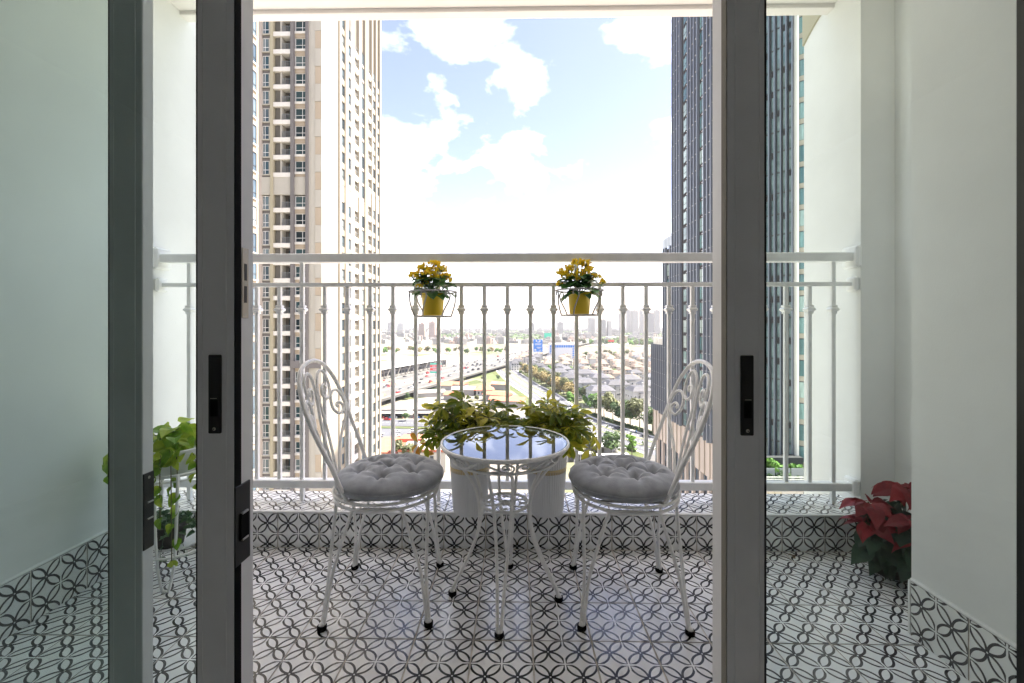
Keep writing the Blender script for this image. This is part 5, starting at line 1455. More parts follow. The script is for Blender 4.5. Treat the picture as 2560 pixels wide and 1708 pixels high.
# garden terrace on the podium before the slanted face
pd = thing('garden_podium', 'pale mosaic podium with roof garden and glass balustrade at the foot of the dark tower', 'building', (40, 60, GZ))
def Pd(mb, n, m, sm=False): return mb.build(n, m, pd, sm, (-40, -60, -GZ))
Pd(MB().box(31.0, 56, 57.0, 61.9, GZ, -20.2), 'wall', M['podium'])
Pd(MB().prism([(33.2, 61.9), (44.4, 61.9), (40.5, 63.4), (33.9, 71.8), (33.2, 71.8)], GZ, -20.2), 'wall', M['podium'])
me_ps = [MB().box(0, .9, -.05, .0, 0, .85).mesh('panel', m) for m in (M['beige'], M['cream_pale'], M['pink'], M['pane'])]
for i in range(26):
    for k in range(9):
        if rg.random() < .8: put('panel', rg.choice(me_ps), pd, (-8.6 + i * .95, -3.0, 39.0 - k * .92))
Pd(MB().box(31.0, 56, 56.95, 57.0, -20.2, -19.9), 'coping', M['whiteband'])
for k in range(3): Pd(MB().box(31.0, 56, 57.02, 57.07, -19.75 + .28 * k, -19.65 + .28 * k), 'balustrade_bar', M['whiteband'])
for i in range(12): Pd(MB().box(31.2 + i * 2.05, 33.1 + i * 2.05, 58.4, 58.44, -20.15, -18.4), 'glass_panel', M['brail'])
Pd(MB().box(33.4, 40.3, 60.4, 61.4, -20.2, -17.6).box(38.6, 40.3, 61.4, 62.8, -20.2, -17.8), 'planter_wall', M['fin2'])
for i in range(22):
    o = thing('garden_shrub', 'leafy shrub in the roof garden of the podium', 'shrub', (32.5 + rg.uniform(0, 9), rg.uniform(57.4, 60.2), -20.2), 0, 'roof garden shrubs', rg.uniform(.5, .9))
    put('crown', rg.choice(me_sh), o)
tree('bright', 35.2, 59.4, 'small bright tree in the roof garden of the podium', None, 0.34, -20.2)
hedge_g = MB()
for i in range(500):
    p = V(34 + 6 * rg.random(), 59.6 + 1.2 * rg.random(), -20 + 1.6 * rg.random()); q = V(rg.uniform(-1, 1), rg.uniform(-1, 1), rg.uniform(0, 1)).normalized(); u = q.orthogonal() * .16; v = q.cross(u)
    hedge_g.face([p - u, p - v, p + u, p + v])
tag(hedge_g.build('clipped_hedge', M['tb']), 'bright hedge in the roof garden of the podium', 'hedge')
tree('green', XT + 2.2, 103, 'small trees on the lowest roof shoulder of the dark tower', None, 0.24, -4.1)
# ------------------------------------------------------------------ villas
def villa_proto(w, d, h, wallm, roofm, fine, name='villa'):
    """root at the centre of the footprint; near ones carry each window as a part"""
    t_ = thing(name, 'x', 'house', (0, 0, -500))
    MB().box(-w / 2, w / 2, -d / 2, d / 2, 0, h).box(-w / 2 - .3, w / 2 + .3, -d / 2 - .3, d / 2 + .3, h - .5, h + .02).box(-w * .18, w * .18, -d / 2 - 1.6, -d / 2 + .1, 0, h - 1.2).build('wall', wallm, t_)
    rf = MB(); o_ = .5; i1 = 2.4; hh_ = 3.0
    b0 = [V(-w / 2 - o_, -d / 2 - o_, h), V(w / 2 + o_, -d / 2 - o_, h), V(w / 2 + o_, d / 2 + o_, h), V(-w / 2 - o_, d / 2 + o_, h)]
    b1 = [V(-w / 2 + i1, -d / 2 + i1, h + hh_ * .8), V(w / 2 - i1, -d / 2 + i1, h + hh_ * .8), V(w / 2 - i1, d / 2 - i1, h + hh_ * .8), V(-w / 2 + i1, d / 2 - i1, h + hh_ * .8)]
    rdg = [V(-w / 2 + d / 2, 0, h + hh_), V(w / 2 - d / 2, 0, h + hh_)] if w > d else [V(0, 0, h + hh_), V(0.1, 0, h + hh_)]
    rf.poly(b0 + b1 + rdg, [(0, 1, 5, 4), (1, 2, 6, 5), (2, 3, 7, 6), (3, 0, 4, 7), (4, 5, 9, 8), (5, 6, 9), (6, 7, 8, 9), (7, 4, 8), (3, 2, 1, 0)])
    r_ = rf.build('roof', roofm, t_)
    MB().box(w * .22, w * .22 + 1.0, 1, 2, h + 1.6, h + 4.4).build('chimney', wallm, r_)
    MB().box(-w * .18 - .3, w * .18 + .3, -d / 2 - 1.9, -d / 2 + .1, h - 1.2, h - .9).build('porch_roof', roofm, t_)
    fl = int(h // 3.1); many = MB()
    f_w = MB().box(0, 1.35, -.06, .02, 0, 1.7).mesh('window', M['wframe']); f_p = MB().box(.12, 1.23, -.08, -.05, .12, 1.58).mesh('pane', M['vpane'])
    s_w = MB().box(-.06, .02, 0, 1.35, 0, 1.7).mesh('window', M['wframe']); s_p = MB().box(-.08, -.05, .12, 1.23, .12, 1.58).mesh('pane', M['vpane'])
    for k in range(fl):
        z = .9 + k * 3.1
        for i in range(5):
            x = -w / 2 + .9 + i * (w - 3.1) / 4; pj = -1.6 if abs(x + .65) < w * .17 else 0
            if fine: o = put('window', f_w, t_, (x, -d / 2 + pj, z)); put('pane', f_p, o)
            else: many.box(x, x + 1.4, -d / 2 + pj - .08, -d / 2 + pj + .02, z, z + 1.7)
        for i in range(3):
            y = -d / 2 + 1.4 + i * (d - 4) / 2
            if fine: o = put('window', s_w, t_, (-w / 2, y, z)); put('pane', s_p, o)
            else: many.box(-w / 2 - .08, -w / 2 + .02, y, y + 1.4, z, z + 1.7)
    if fine: MB().box(-w * .14, w * .14, -d / 2 - 1.75, -d / 2 - 1.62, 4.0, 5.0).build('balcony_rail', M['mullion'], t_)
    else: o = many.build('windows', M['vpane'], t_); o['kind'] = 'stuff'
    return t_
VP = [villa_proto(15, 12, 11.0, M['vwall'], M['slate'], True), villa_proto(13, 11, 11.6, M['vwall'], M['slate'], True), villa_proto(14, 12, 9.4, M['vbeige'], M['sandroof'], False), villa_proto(12, 11, 9.8, M['vwall'], M['sandroof'], False), villa_proto(13, 11, 9.6, M['vwall'], M['slate'], False)]
used = set(); rg = random.Random(31)
def place_villa(i, x, y, rz, label, group):
    global used
    if i not in used:
        used.add(i); o = VP[i]; o.location = (x, y, GZ); o.rotation_euler = (0, 0, rz); o['label'] = label; o['group'] = group; return o
    return dup(VP[i], (x, y, GZ), rz, label, group)
near = [(63, 320, 0, .15), (90, 314, 1, .2), (57, 358, 1, .12), (82, 352, 0, .15), (107, 344, 1, .2), (51, 396, 0, .1), (76, 392, 1, .12), (101, 386, 0, .15), (44, 434, 1, .08), (69, 431, 0, .1)]
nl = ['white villa with blue grey slate roof and big upper windows, nearest the boulevard trees', 'white villa with dark slate roof beside the dark tower base', 'white three storey villa with slate roof behind the bright green tree',
      'white slate roofed villa in the second row', 'white slate roofed villa half hidden by the dark tower', 'white slate roofed villa beyond the bright tree, third row', 'white villa with slate roof in the middle of the third row',
      'white villa with slate roof at the right of the third row', 'white villa with slate roof at the left of the fourth row', 'white villa with slate roof at the right of the fourth row']
for (x, y, i, rz), lb in zip(near, nl): place_villa(i, x, y, rz, lb, 'white slate roofed villas').scale = (1.2, 1.2, 1.15)
for r_ in range(10):
    y = 424 + r_ * 37
    x0 = side(_sgn * 34, min(y, 570))[0] if y < 570 else -8 + (y - 570) * .12
    c = 0; x = x0 + rg.uniform(0, 6)
    while x < y * .345 + 6:
        if not (y < 440 and x < 84):
            i = 4 if (x - x0 < 34 and y < 640) else rg.choice((2, 2, 3, 3, 4))
            place_villa(i, x, y + rg.uniform(-4, 4), .1 + rg.uniform(-.10, .14) + rg.choice((0, 0, PI / 2, -PI / 2)), 'distant slate roofed villa near the straw coloured trees' if (i == 4) else 'pale sand roofed villa in the crowded rows before the river', 'far villas with slate roofs' if i == 4 else 'sand roofed villa rows')
        x += rg.uniform(20, 26)
for i in range(80):
    y = rg.uniform(335, 620); x = side(_sgn * 30, min(y, 565))[0] + rg.uniform(4, 90)
    if x < y * .34: tree(rg.choice(('green', 'bright', 'olive')), x, y + 15, 'garden tree among the villas', 'garden trees among the villas', rg.uniform(.55, .9))
# ------------------------------------------------------------------ market sheds, shops and red roofed building
def shed(name, x, y, w, d, h, rz, wallm, roofm, label, group=None, pitch=2.2, cat='shed'):
    t_ = thing(name, label, cat, (x, y, GZ), rz, group)
    MB().box(-w / 2, w / 2, -d / 2, d / 2, 0, h).build('wall', wallm, t_)
    vs = [V(-w / 2 - .6, -d / 2 - .6, h), V(w / 2 + .6, -d / 2 - .6, h), V(w / 2 + .6, d / 2 + .6, h), V(-w / 2 - .6, d / 2 + .6, h), V(-w / 2 - .6, 0, h + pitch), V(w / 2 + .6, 0, h + pitch)]
    MB().poly(vs, [(0, 1, 5, 4), (3, 4, 5, 2), (0, 4, 3), (1, 2, 5), (3, 2, 1, 0)]).build('roof', roofm, t_)
    return t_
for i in range(34):
    x, y = rg.uniform(-150, -6), rg.uniform(296, 420)
    if abs(y - (352 + (x + 120) * .66)) < 14 or x > (8.4 + (436 - y) * .2 - 24): continue
    rm = rg.choice(('tin', 'tin', 'tin', 'rust', 'redroof'))
    shed('market_shed', x, y, rg.uniform(12, 26), rg.uniform(8, 14), rg.uniform(3.5, 5.5), rg.uniform(-.5, .3), M['city'], M[rm], {'tin': 'pale tin roofed shed in the market', 'rust': 'rusty roofed shed in the market', 'redroof': 'red tile roofed shed in the market'}[rm], 'market sheds')
hp = thing('pavilion', 'low house with hipped red tile roof behind the left plant', 'house', (-28, 372, GZ), .12)
MB().box(-7, 7, -5, 5, 0, 5).build('wall', M['vwall'], hp)
MB().poly([V(-9, -7, 5), V(9, -7, 5), V(9, 7, 5), V(-9, 7, 5), V(-3, 0, 8.6), V(3, 0, 8.6)], [(0, 1, 5, 4), (1, 2, 5), (2, 3, 4, 5), (3, 0, 4), (3, 2, 1, 0)]).build('roof', M['redroof'], hp)
for i in range(4): MB().box(-5.5 + i * 3, -4.1 + i * 3, -5.1, -4.98, 1.2, 3.4).build('window', M['vpane'], hp)
for i, (x, w) in enumerate(((-98, 14), (-80, 17), (-62, 12), (-47, 13))):
    lb = ['dark fronted shop row at the left end of the market street', 'dark fronted shop beside the street tree', 'small shop with pale blue canopy on the market street', 'shop with tin canopy at the right end of the market street'][i]
    t_ = thing('shop', lb, 'shop', (x, 281 + i * .8, GZ), 0.0, 'shops on the market street')
    MB().box(-w / 2, w / 2, -3, 5, 0, 5.2).build('wall', M['city'], t_)
    MB().box(-w / 2 + .4, w / 2 - .4, -3.1, -2.98, .2, 3.1).build('shopfront', M['carg'], t_)
    MB().poly([V(-w / 2 - .3, -6.2, 3.4), V(w / 2 + .3, -6.2, 3.4), V(w / 2 + .3, -2.9, 4.1), V(-w / 2 - .3, -2.9, 4.1), V(-w / 2 - .3, -6.2, 3.3), V(w / 2 + .3, -6.2, 3.3), V(w / 2 + .3, -2.9, 4.0), V(-w / 2 - .3, -2.9, 4.0)], [(0, 1, 2, 3), (7, 6, 5, 4), (0, 4, 5, 1)]).build('canopy', M['tin'], t_)
    MB().box(-w / 2 - .3, w / 2 + .3, -3.2, 5.2, 5.2, 5.5).build('roof', M['tin'], t_)
    for k in range(4): MB().box(-w / 2 + w * (k + .5) / 4 - .5, -w / 2 + w * (k + .5) / 4 + .4, -5.4, -4.8, 0, 1.1).build('stall_crate', M[('bred', 'carbl', 'carw', 'rust')[k]], t_)
rb = thing('red_roofed_building', 'building with flat orange red roofs and cream front behind the left cushion', 'building', (-45, 188, GZ))
MB().box(-17, -4, -12, 12, 0, 7.6).box(-3.9, 16, -12.5, 11, 0, 8.0).build('wall', M['cream_pale'], rb)
MB().box(-17.4, -8.0, -12.4, 12.4, 7.62, 8.2).box(-7.9, -4.2, -12.4, 4, 7.62, 7.8).box(-7.9, 2, 4.2, 12.4, 7.62, 9.4).build('roof', M['redroof'], rb)
MB().box(-3.8, 16.2, -12.7, 3.9, 8.02, 8.5).build('terrace', M['tin'], rb)
MB().box(-3.9, 16.3, -12.9, -12.5, 8.5, 9.4).box(8, 16.3, 4.1, 11.2, 8.02, 10.2).build('parapet', M['redroof'], rb)
MB().box(-6.8, -5.0, -6, -3, 7.8, 9.6).build('roof_unit', M['pole'], rb)
for i in range(6): MB().box(-2.5 + i * 3, -1.1 + i * 3, -12.62, -12.48, 4.6, 6.8).build('window', M['vpane'], rb)
# station beside the highway
stn = thing('metro_station', 'long white roofed station with slanting struts left of the highway', 'station', (-131, 498, GZ), -0.297)
MB().box(-12, 12, -85, 85, 0, 13).build('wall', M['conc'], stn)
for k in range(2):
    for i in range(26): MB().box(12.02, 12.2, -82 + i * 6.4, -77.5 + i * 6.4, 2.5 + k * 5.2, 5.4 + k * 5.2).build('window', M['vpane'], stn)
rf = MB(); arc = [(-17 + 34 * i / 10, 15.5 + 5.5 * math.sin(PI * i / 10)) for i in range(11)]
for i in range(10):
    rf.poly([V(arc[i][0], -90, arc[i][1]), V(arc[i + 1][0], -90, arc[i + 1][1]), V(arc[i + 1][0], 90, arc[i + 1][1]), V(arc[i][0], 90, arc[i][1])], [(0, 1, 2, 3)])
rf.build('roof', M['tent'], stn)
for i in range(9):
    y = -80 + i * 20
    MB().tube([V(13.5, y, 1), V(16.5, y + 6, 15.4)], .5, 6).build('strut', M['conc'], stn); MB().tube([V(13.5, y, 1), V(16.5, y - 6, 15.4)], .5, 6).build('strut', M['conc'], stn)
# blue banded white building and billboards near the bridge
wb = thing('office_building', 'white block with blue glass band along its top beside the bridge', 'building', (80, 748, GZ), 0.0)
MB().box(-22, 22, -8, 22, 0, 27).build('wall', M['bwhite'], wb)
MB().box(-22.2, 22.2, -8.3, 22.2, 26.9, 28).build('roof', M['bwhite'], wb)
for i in range(11): MB().box(-21 + i * 3.9, -17.8 + i * 3.9, -8.2, -7.98, 21.5, 25.5).build('window', M['blue'], wb)
for i in range(5): MB().box(18, 21.6, -8.2, -7.98, 3 + i * 3.7, 5.4 + i * 3.7).build('window', M['blue'], wb)
for i in range(5): MB().box(-21.6, -18, -8.2, -7.98, 3 + i * 3.7, 5.4 + i * 3.7).build('window', M['blue'], wb)
bb = thing('billboard', 'tall blue billboard with white lettering above the highway', 'billboard', (35.5, 690, GZ), 0.05)
MB().box(-7.4, 7.4, -.4, .4, 17.5, 37).build('panel', M['blue'], bb); MB().tube([V(0, .9, 0), V(0, .9, 36)], .9, 8).build('pole', M['bwhite'], bb)
for (a, b_, z0, z1) in ((-3.5, -1.5, 33.5, 36), (-1, 3.5, 32.6, 33.6), (1.5, 4.5, 34, 35.6), (-5, 5.6, 29.8, 30.6), (-5, 4.6, 28.2, 29.0), (-2.5, 5.5, 24.2, 25), (-1.2, 4.0, 22.6, 23.3), (-5.8, -3.0, 19.2, 21.8), (1.2, 5.2, 19.4, 20.2)):
    MB().box(a, b_, -.5, -.41, z0, z1).build('white_mark', M['bwhite'], bb)
b2 = thing('billboard', 'red and white billboard with green edges beside the station', 'billboard', (-84, 445, GZ), 0.08)
MB().box(-6, 6, -.3, .3, 10.5, 21).build('panel', M['bwhite'], b2); MB().tube([V(0, .8, 0), V(0, .8, 20)], .6, 8).build('pole', M['pole'], b2)
for z0, z1, m in ((19.4, 20.8, 'bgreen'), (16.6, 18.8, 'bred'), (13.2, 15.6, 'bred'), (10.7, 12.0, 'bgreen')): MB().box(-5.9, 5.9, -.38, -.31, z0, z1).build('stripe', M[m], b2)
for a, b_, z in ((-3.6, -.4, 17.3), (.6, 3.8, 17.3), (-3.0, 2.6, 14.1)): MB().box(a, b_, -.45, -.39, z, z + .7).build('white_mark', M['bwhite'], b2)
for (x, y, w, h, m, lb) in ((148, 1290, 16, 9, 'mullion', 'dark billboard beyond the river by the bridge'), (262, 1180, 16, 5, 'bred', 'red topped billboard on the far bank'), (288, 1150, 22, 16, 'vbeige', 'blank cream billboard on the far bank'), (112, 1500, 26, 18, 'bgreen', 'pale green hall beyond the river')):
    t_ = thing('billboard', lb, 'billboard', (x, y, GZ)); MB().box(-w / 2, w / 2, -.5, .5, 14, 14 + h).build('panel', M[m], t_); MB().tube([V(0, .8, 0), V(0, .8, 15)], .7, 6).build('pole', M['pole'], t_)
# street lamps along the boulevard
for y in (212, 240, 270, 302):
    p = side(_sgn * 14.2, y)
    t_ = thing('street_lamp', 'thin pale street lamp at the edge of the boulevard', 'street lamp', (p[0], y, GZ), 0, 'boulevard street lamps')
    MB().tube([V(0, 0, 0), V(0, 0, 9), V(-.6, -.4, 9.8), V(-2, -1, 10)], [.11, .08, .06, .05], 6).build('pole', M['pole'], t_); MB().box(-2.6, -1.8, -1.2, -.9, 9.92, 10.1).build('lamp_head', M['bwhite'], t_)
# ------------------------------------------------------------------ vehicles
def car_meshes(paint, L_=4.4, W=1.8):
    b_ = MB(); h = W / 2
    pr_ = [(-L_ / 2, .35), (-L_ / 2, .78), (-L_ * .32, .86), (L_ * .24, .86), (L_ * .47, .72), (L_ / 2, .45), (L_ / 2, .3), (-L_ / 2 + .1, .28)]
    n_ = len(pr_)
    b_.poly([V(x, -h, z) for x, z in pr_] + [V(x, h, z) for x, z in pr_], [tuple(range(n_)), tuple(range(2 * n_ - 1, n_ - 1, -1))] + [(i, n_ + i, n_ + (i + 1) % n_, (i + 1) % n_) for i in range(n_)])
    b_.poly([V(-L_ * .32, -h * .72, 1.42), V(L_ * .06, -h * .72, 1.42), V(L_ * .06, h * .72, 1.42), V(-L_ * .32, h * .72, 1.42), V(-L_ * .32, -h * .72, 1.38), V(L_ * .06, -h * .72, 1.38), V(L_ * .06, h * .72, 1.38), V(-L_ * .32, h * .72, 1.38)], [(0, 1, 2, 3), (0, 4, 5, 1), (2, 6, 7, 3), (1, 5, 6, 2), (3, 7, 4, 0)])
    g_ = MB(); k = [V(-L_ * .42, -h * .92, .85), V(L_ * .20, -h * .92, .85), V(L_ * .20, h * .92, .85), V(-L_ * .42, h * .92, .85), V(-L_ * .31, -h * .72, 1.38), V(L_ * .05, -h * .72, 1.38), V(L_ * .05, h * .72, 1.38), V(-L_ * .31, h * .72, 1.38)]
    g_.poly(k, [(0, 1, 5, 4), (1, 2, 6, 5), (2, 3, 7, 6), (3, 0, 4, 7)])
    w_ = MB().lathe([(0.0, -.1), (.31, -.1), (.33, 0), (.31, .1), (0, .1)], 12)
    wm = w_.mesh('wheel', M['tyre'])
    one = MB(); one.v = b_.v + g_.v; one.f = b_.f + [tuple(i + len(b_.v) for i in f) for f in g_.f]; one.m = [0] * len(b_.f) + [1] * len(g_.f); one.uv = b_.uv + g_.uv
    return b_.mesh('body', paint), g_.mesh('windows', M['carg']), wm, one.mesh('car', [paint, M['carg']])
CM = {k: car_meshes(M[k]) for k in ('carw', 'carb', 'cars', 'carr')}
cname = {'carw': 'white', 'carb': 'black', 'cars': 'silver', 'carr': 'red'}
def near_car(key, x, y, rz, label, z=GZ + .24, name='parked_car', group='cars parked and driving near the market'):
    b_, g_, w_, _ = CM[key]
    t_ = thing(name, label, 'car', (x, y, z), rz, group)
    put('body', b_, t_); put('windows', g_, t_)
    for sx in (-1.35, 1.35):
        for sy in (-.82, .82): put('wheel', w_, t_, M=Matrix.Translation((sx, sy, .33)) @ Matrix.Rotation(PI / 2, 4, 'X'))
    return t_
near_car('carw', -67.5, 240, .35, 'white car in the car park, upper left of three')
near_car('carw', -65.0, 231, .35, 'white car in the car park just beyond the orange roof')
near_car('cars', -58.5, 243, .3, 'silver car in the car park beside the thin pole')
near_car('carw', -57.5, 238.5, .3, 'white car in the car park behind the second railing bar')
near_car('carb', -58, 233, .3, 'dark car in the car park nearest the orange roof')
near_car('carb', -74.5, 229, .4, 'dark car at the left end of the car park')
near_car('carw', -75.5, 235, .4, 'white car at the left end of the car park')
near_car('carr', -82, 270, 0, 'red car on the market street', group='cars parked and driving near the market')
near_car('carw', -86, 258, 0, 'white car on the market street by the planted strip')
near_car('carb', -52, 262, .02, 'black car driving on the market street', name='car')
for i, (x, y) in enumerate(((69, 203), (71.5, 207), (74, 200), (66.5, 209), (77, 205), (73, 196), (79, 199))):
    near_car(('carw', 'cars', 'carb', 'carw', 'carw', 'cars', 'carr')[i], x, y, .9, '%s car in the lot beside the dark tower' % cname[('carw', 'cars', 'carb', 'carw', 'carw', 'cars', 'carr')[i]], group='cars in the lot at the tower')
def bus(x, y, rz, paint, label, L_=11.5):
    t_ = thing('bus', label, 'bus', (x, y, GZ + .2), rz, 'buses parked by the boulevard')
    MB().cbox(-L_ / 2, L_ / 2, -1.2, 1.2, .45, 3.1, .12).build('body', paint, t_)
    for s_ in (-1, 1):
        for i in range(6): MB().box(-L_ / 2 + .6 + i * (L_ - 1) / 6, -L_ / 2 + .45 + (i + .86) * (L_ - 1) / 6, s_ * 1.21 - .02, s_ * 1.21 + .02, 1.5, 2.6).build('window', M['carg'], t_)
    MB().box(L_ / 2 - .02, L_ / 2 + .03, -1.05, 1.05, 1.3, 2.7).build('windscreen', M['carg'], t_)
    for sx in (-L_ * .3, L_ * .32):
        for sy in (-1.1, 1.1): put('wheel', CM['carw'][2], t_, M=Matrix.Translation((sx, sy, .45)) @ Matrix.Rotation(PI / 2, 4, 'X') @ Matrix.Scale(1.4, 4))
bus(33.5, 231, .42, M['carbl'], 'blue bus parked at the back of the row', 9)
bus(35.6, 226.5, .42, M['carw'], 'white minibus parked between the blue bus and the long white one', 9)
bus(38.6, 222, .42, M['carw'], 'long white bus with dark windows parked nearest', 12)
for i, (d, y, k) in enumerate(((-9.5, 262, 'carb'), (9.0, 232, 'carb'), (8.5, 250, 'carb'), (-8.5, 292, 'cars'), (0.5, 300, 'carb'), (9.5, 284, 'carb'))):
    p = side(d, y); near_car(k, p[0], y, 2.05, '%s car driving on the boulevard' % cname[k], GZ + .24, 'car', 'cars on the boulevard')
# motorbikes on the boulevard
def scooter(x, y, rz, label):
    t_ = thing('scooter', label, 'scooter', (x, y, GZ + .24), rz, 'scooters on the boulevard')
    MB().cbox(-.7, .5, -.16, .16, .45, .75, .05).cbox(.42, .6, -.2, .2, .4, 1.05, .04).build('body', M['carb'], t_)
    MB().tube([V(-.15, 0, .7), V(-.1, 0, 1.1), V(.0, 0, 1.45), V(.02, 0, 1.75)], [.2, .24, .17, .12], 8).build('rider', M['carbl'], t_, True)
    for sx in (-.6, .6): put('wheel', CM['carw'][2], t_, M=Matrix.Translation((sx, 0, .3)) @ Matrix.Rotation(PI / 2, 4, 'X') @ Matrix.Scale(.85, 4))
for i, (d, y) in enumerate(((-10.5, 246), (-8, 268), (10.5, 240), (-7, 284))):
    p = side(d, y); scooter(p[0], y, 2.05, 'scooter with a rider on the boulevard')
# traffic on the highway
hA = {d: offs(HW, d) for d in (-36, -32, -28, -24, -15, -11, -7, 4, 8, 12, 16)}
for i in range(150):
    d = rg.choice(list(hA)); P = hA[d]; k = rg.randrange(11, 32); f = rg.random()
    x, y = P[k][0] + (P[k + 1][0] - P[k][0]) * f, P[k][1] + (P[k + 1][1] - P[k][1]) * f
    a = math.atan2(P[k + 1][1] - P[k][1], P[k + 1][0] - P[k][0]); key = rg.choice(('carw', 'carb', 'carb', 'cars', 'carr'))
    o = put('car', CM[key][3], None, (x, y, GZ + 5.5 - .25), a, (1.15, 1.15, 1.15 if rg.random() < .8 else 1.9)); tag(o, cname[key] + ' vehicle in the traffic on the highway viaduct', 'car', 'highway traffic')
# tents, canopies and entrance by the boulevard
def tent(x, y, w, d, h, rz, label):
    t_ = thing('white_tent', label, 'tent', (x, y, GZ), rz, 'white tents beside the boulevard')
    MB().poly([V(-w / 2, -d / 2, h), V(w / 2, -d / 2, h), V(w / 2, d / 2, h), V(-w / 2, d / 2, h), V(-w * .25, 0, h + 2.2), V(w * .25, 0, h + 2.2)], [(0, 1, 5, 4), (1, 2, 5), (2, 3, 4, 5), (3, 0, 4)]).build('roof', M['tent'], t_)
    for sx in (-1, 1):
        for sy in (-1, 1): MB().box(sx * w / 2 - .1, sx * w / 2 + .1, sy * d / 2 - .1, sy * d / 2 + .1, 0, h).build('post', M['pole'], t_)
    MB().box(-w * .48, w * .48, d * .44, d * .46, 0, h - .05).build('wall', M['tent'], t_)
tent(29, 206, 9, 11, 3.4, .35, 'white tent roof left of the dark tree'); tent(41, 207, 13, 8, 3.2, .42, 'white tent roof right of the buses'); tent(47, 203, 8, 6, 3, .42, 'small white tent behind the dark tree')
def canopy(x, y, w, d, rz, label):
    t_ = thing('flat_canopy', label, 'canopy', (x, y, GZ), rz)
    MB().box(-w / 2, w / 2, -d / 2, d / 2, 3.4, 3.8).build('roof', M['tent'], t_)
    for i in range(6): MB().box(-w / 2 + w * i / 5.2 + .2, -w / 2 + w * i / 5.2 + .5, -d / 2 + .3, -d / 2 + .6, 0, 3.4).build('post', M['pole'], t_)
    MB().box(-w / 2 + .3, w / 2 - .3, d / 2 - .4, d / 2 - .2, 0, 3.3).build('back_wall', M['conc'], t_)
canopy(27, 191, 15, 3.2, .12, 'long flat white canopy left of the thin lamp'); canopy(42, 189, 16, 3.2, .1, 'long flat white canopy before the slender tree'); canopy(5, 190, 22, 5, .0, 'pale flat roof seen under the glass table')
road([(24, 178), (50, 186), (64, 196), (80, 206)], 8, GZ + .2, M['hway'], 'drive')
# ------------------------------------------------------------------ far city
def block(seed, w, d, h, m):
    rg2 = random.Random(seed); mb = MB(); mb.box(-w / 2, w / 2, -d / 2, d / 2, 0, h); mb.box(-w * .2, w * .15, -d * .2, d * .2, h, h + rg2.uniform(1.5, 3.5))
    for k in range(int(h / 3.4)):
        for i in range(int(w / 3.2)):
            if rg2.random() < .7: mb.box(-w / 2 + .8 + i * 3.2, -w / 2 + 2.4 + i * 3.2, -d / 2 - .1, -d / 2 + .05, 1.2 + k * 3.4, 2.9 + k * 3.4, 1)
        for i in range(int(d / 3.6)):
            if rg2.random() < .6: mb.box(-w / 2 - .1, -w / 2 + .05, -d / 2 + .8 + i * 3.6, -d / 2 + 2.4 + i * 3.6, 1.2 + k * 3.4, 2.9 + k * 3.4, 1)
    return mb.mesh('town_house', [m, M['cityw']])
BK = [block(i, rg.uniform(9, 22), rg.uniform(10, 20), h, M['city'] if i % 5 else M['city2']) for i, h in enumerate((7, 10, 14, 9, 12, 17, 8, 21, 11, 6))]
cnt = 0
while cnt < 250:
    y = rg.uniform(1300, 2150); x = rg.uniform(-.36, .36) * y
    if abs(x - (78 + (y - 1100) * .44)) < 55: continue
    tag(put('town_house', rg.choice(BK), None, (x, y, GZ), rg.uniform(-.3, .3), rg.uniform(.8, 1.25)), 'pale box house in the dense town beyond the river', 'house', 'town houses beyond the river'); cnt += 1
far = MB()
for i in range(1100):
    y = 2150 + 5200 * rg.random() ** 1.3; x = rg.uniform(-.40, .40) * y; w, d, h = rg.uniform(14, 45), rg.uniform(14, 40), rg.choice((8, 10, 14, 18, 26)) * rg.uniform(.7, 1.2)
    far.box(x - w / 2, x + w / 2, y - d / 2, y + d / 2, GZ, GZ + h)
tag(far.build('far_town', M['city']), 'hazy mass of small pale buildings towards the horizon', 'town', kind='stuff')
wd = MB()
for i in range(9000):
    y = rg.choice((rg.uniform(1950, 2500), rg.uniform(2900, 3600), rg.uniform(1300, 1900))); x = rg.uniform(-.42, .42) * y
    if math.sin(x * .006 + y * .004) + .6 * math.sin(x * .017 + 1.3) < (.25 if y > 1900 else 1.0): continue
    p = V(x, y, GZ + rg.uniform(2, 13)); q = V(rg.uniform(-1, 1), rg.uniform(-1.6, .3), rg.uniform(0, 1.6)).normalized(); u = q.orthogonal() * rg.uniform(3, 6.5); v = q.cross(u)
    wd.face([p - u, p - v * .8, p + u, p + v])
tag(wd.build('far_woodland', M['tg']), 'hazy band of woodland beyond the town', 'woodland', kind='stuff')
def high(x, y, w, d, h, m, label, group):
    t_ = thing('apartment_tower', label, 'tower', (x, y, GZ), rg.uniform(-.2, .2), group)
    MB().box(-w / 2, w / 2, -d / 2, d / 2, 0, h).box(-w * .2, w * .2, -d * .2, d * .2, h, h + 5).build('wall', m, t_)
    s_ = MB()
    for k in range(int(h / 4) - 1):
        for i in range(int(w / 5)): s_.box(-w / 2 + 1 + i * 5, -w / 2 + 3.6 + i * 5, -d / 2 - .2, -d / 2 + .1, 3 + k * 4, 5.2 + k * 4)
    o = s_.build('windows', M['cityw'], t_); o['kind'] = 'stuff'
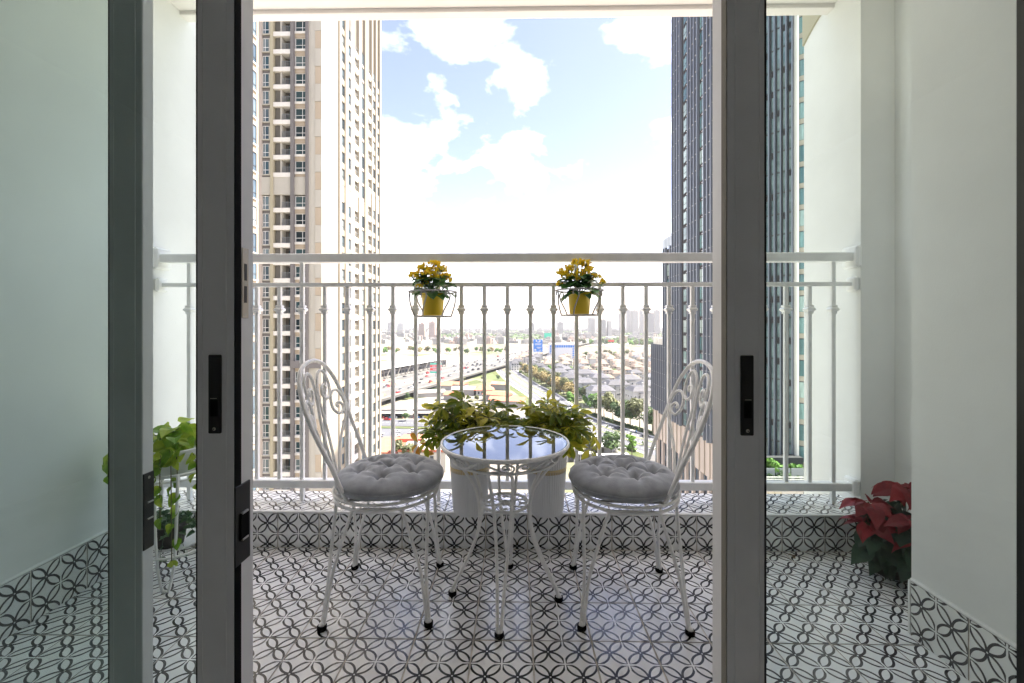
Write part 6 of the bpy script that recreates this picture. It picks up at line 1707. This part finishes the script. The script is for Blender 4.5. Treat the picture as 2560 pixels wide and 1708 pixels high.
high(-398, 1800, 26, 22, 66, M['city2'], 'brick toned apartment tower under the left flower pot, left of a pair', 'hazy twin towers'); high(-350, 1780, 26, 22, 72, M['city2'], 'brick toned apartment tower under the left flower pot, right of a pair', 'hazy twin towers')
HL = {1478: 'first one right of the right flower pot', 1508: 'wider of two low ones right of the right flower pot', 1522: 'slimmer of two low ones right of the right flower pot', 1554: 'leftmost of the tall group by the dark tower',
      1570: 'second from left of the tall group by the dark tower', 1585: 'third and broadest of the tall group by the dark tower', 1602: 'fourth from left of the tall group by the dark tower', 1622: 'low broad one in the group by the dark tower',
      1640: 'touching the edge of the dark tower', 1400: 'low one left of the right flower pot', 1440: 'low one below the right flower pot', 1212: 'lone one in the middle gap of the railing', 1330: 'faint one above the blue billboard',
      1000: 'faint one left of the brick towers', 975: 'leftmost, next to the cream tower'}
for (px, top, w, y, ) in ((1478, 795, 34, 2300), (1508, 800, 26, 2250), (1522, 802, 20, 2250), (1554, 775, 34, 2500), (1570, 776, 24, 2600), (1585, 777, 36, 2500), (1602, 774, 22, 2600), (1622, 783, 40, 2350), (1640, 776, 30, 2600), (1400, 806, 40, 2800), (1440, 803, 30, 2900), (1212, 806, 36, 3200), (1330, 808, 40, 3200), (1000, 808, 50, 3400), (975, 806, 40, 3000)):
    high((px - 1290) / 1065 * y, y, w, 24, 61 + (812 - top) * y / 1065, M['city'], 'pale hazy high rise ' + HL[px], 'high rises on the skyline')
# ------------------------------------------------------------------ haze: one even box of air round everything
hzm = bpy.data.materials.new('haze'); hzm.use_nodes = True; hn = hzm.node_tree.nodes; hn.remove(hn['Principled BSDF'])
pv = hn.new('ShaderNodeVolumePrincipled'); pv.inputs['Color'].default_value = (0.93, 0.95, 1.0, 1); pv.inputs['Density'].default_value = 0.00007; pv.inputs['Anisotropy'].default_value = 0.2
hzm.node_tree.links.new(pv.outputs[0], hn['Material Output'].inputs['Volume'])
hb = MB().box(-15500, 15500, -1300, 22500, GZ - 1.0, 96).build('haze', hzm); hb['kind'] = 'stuff'; hb['label'] = 'pale haze over the city'; hb['category'] = 'haze'
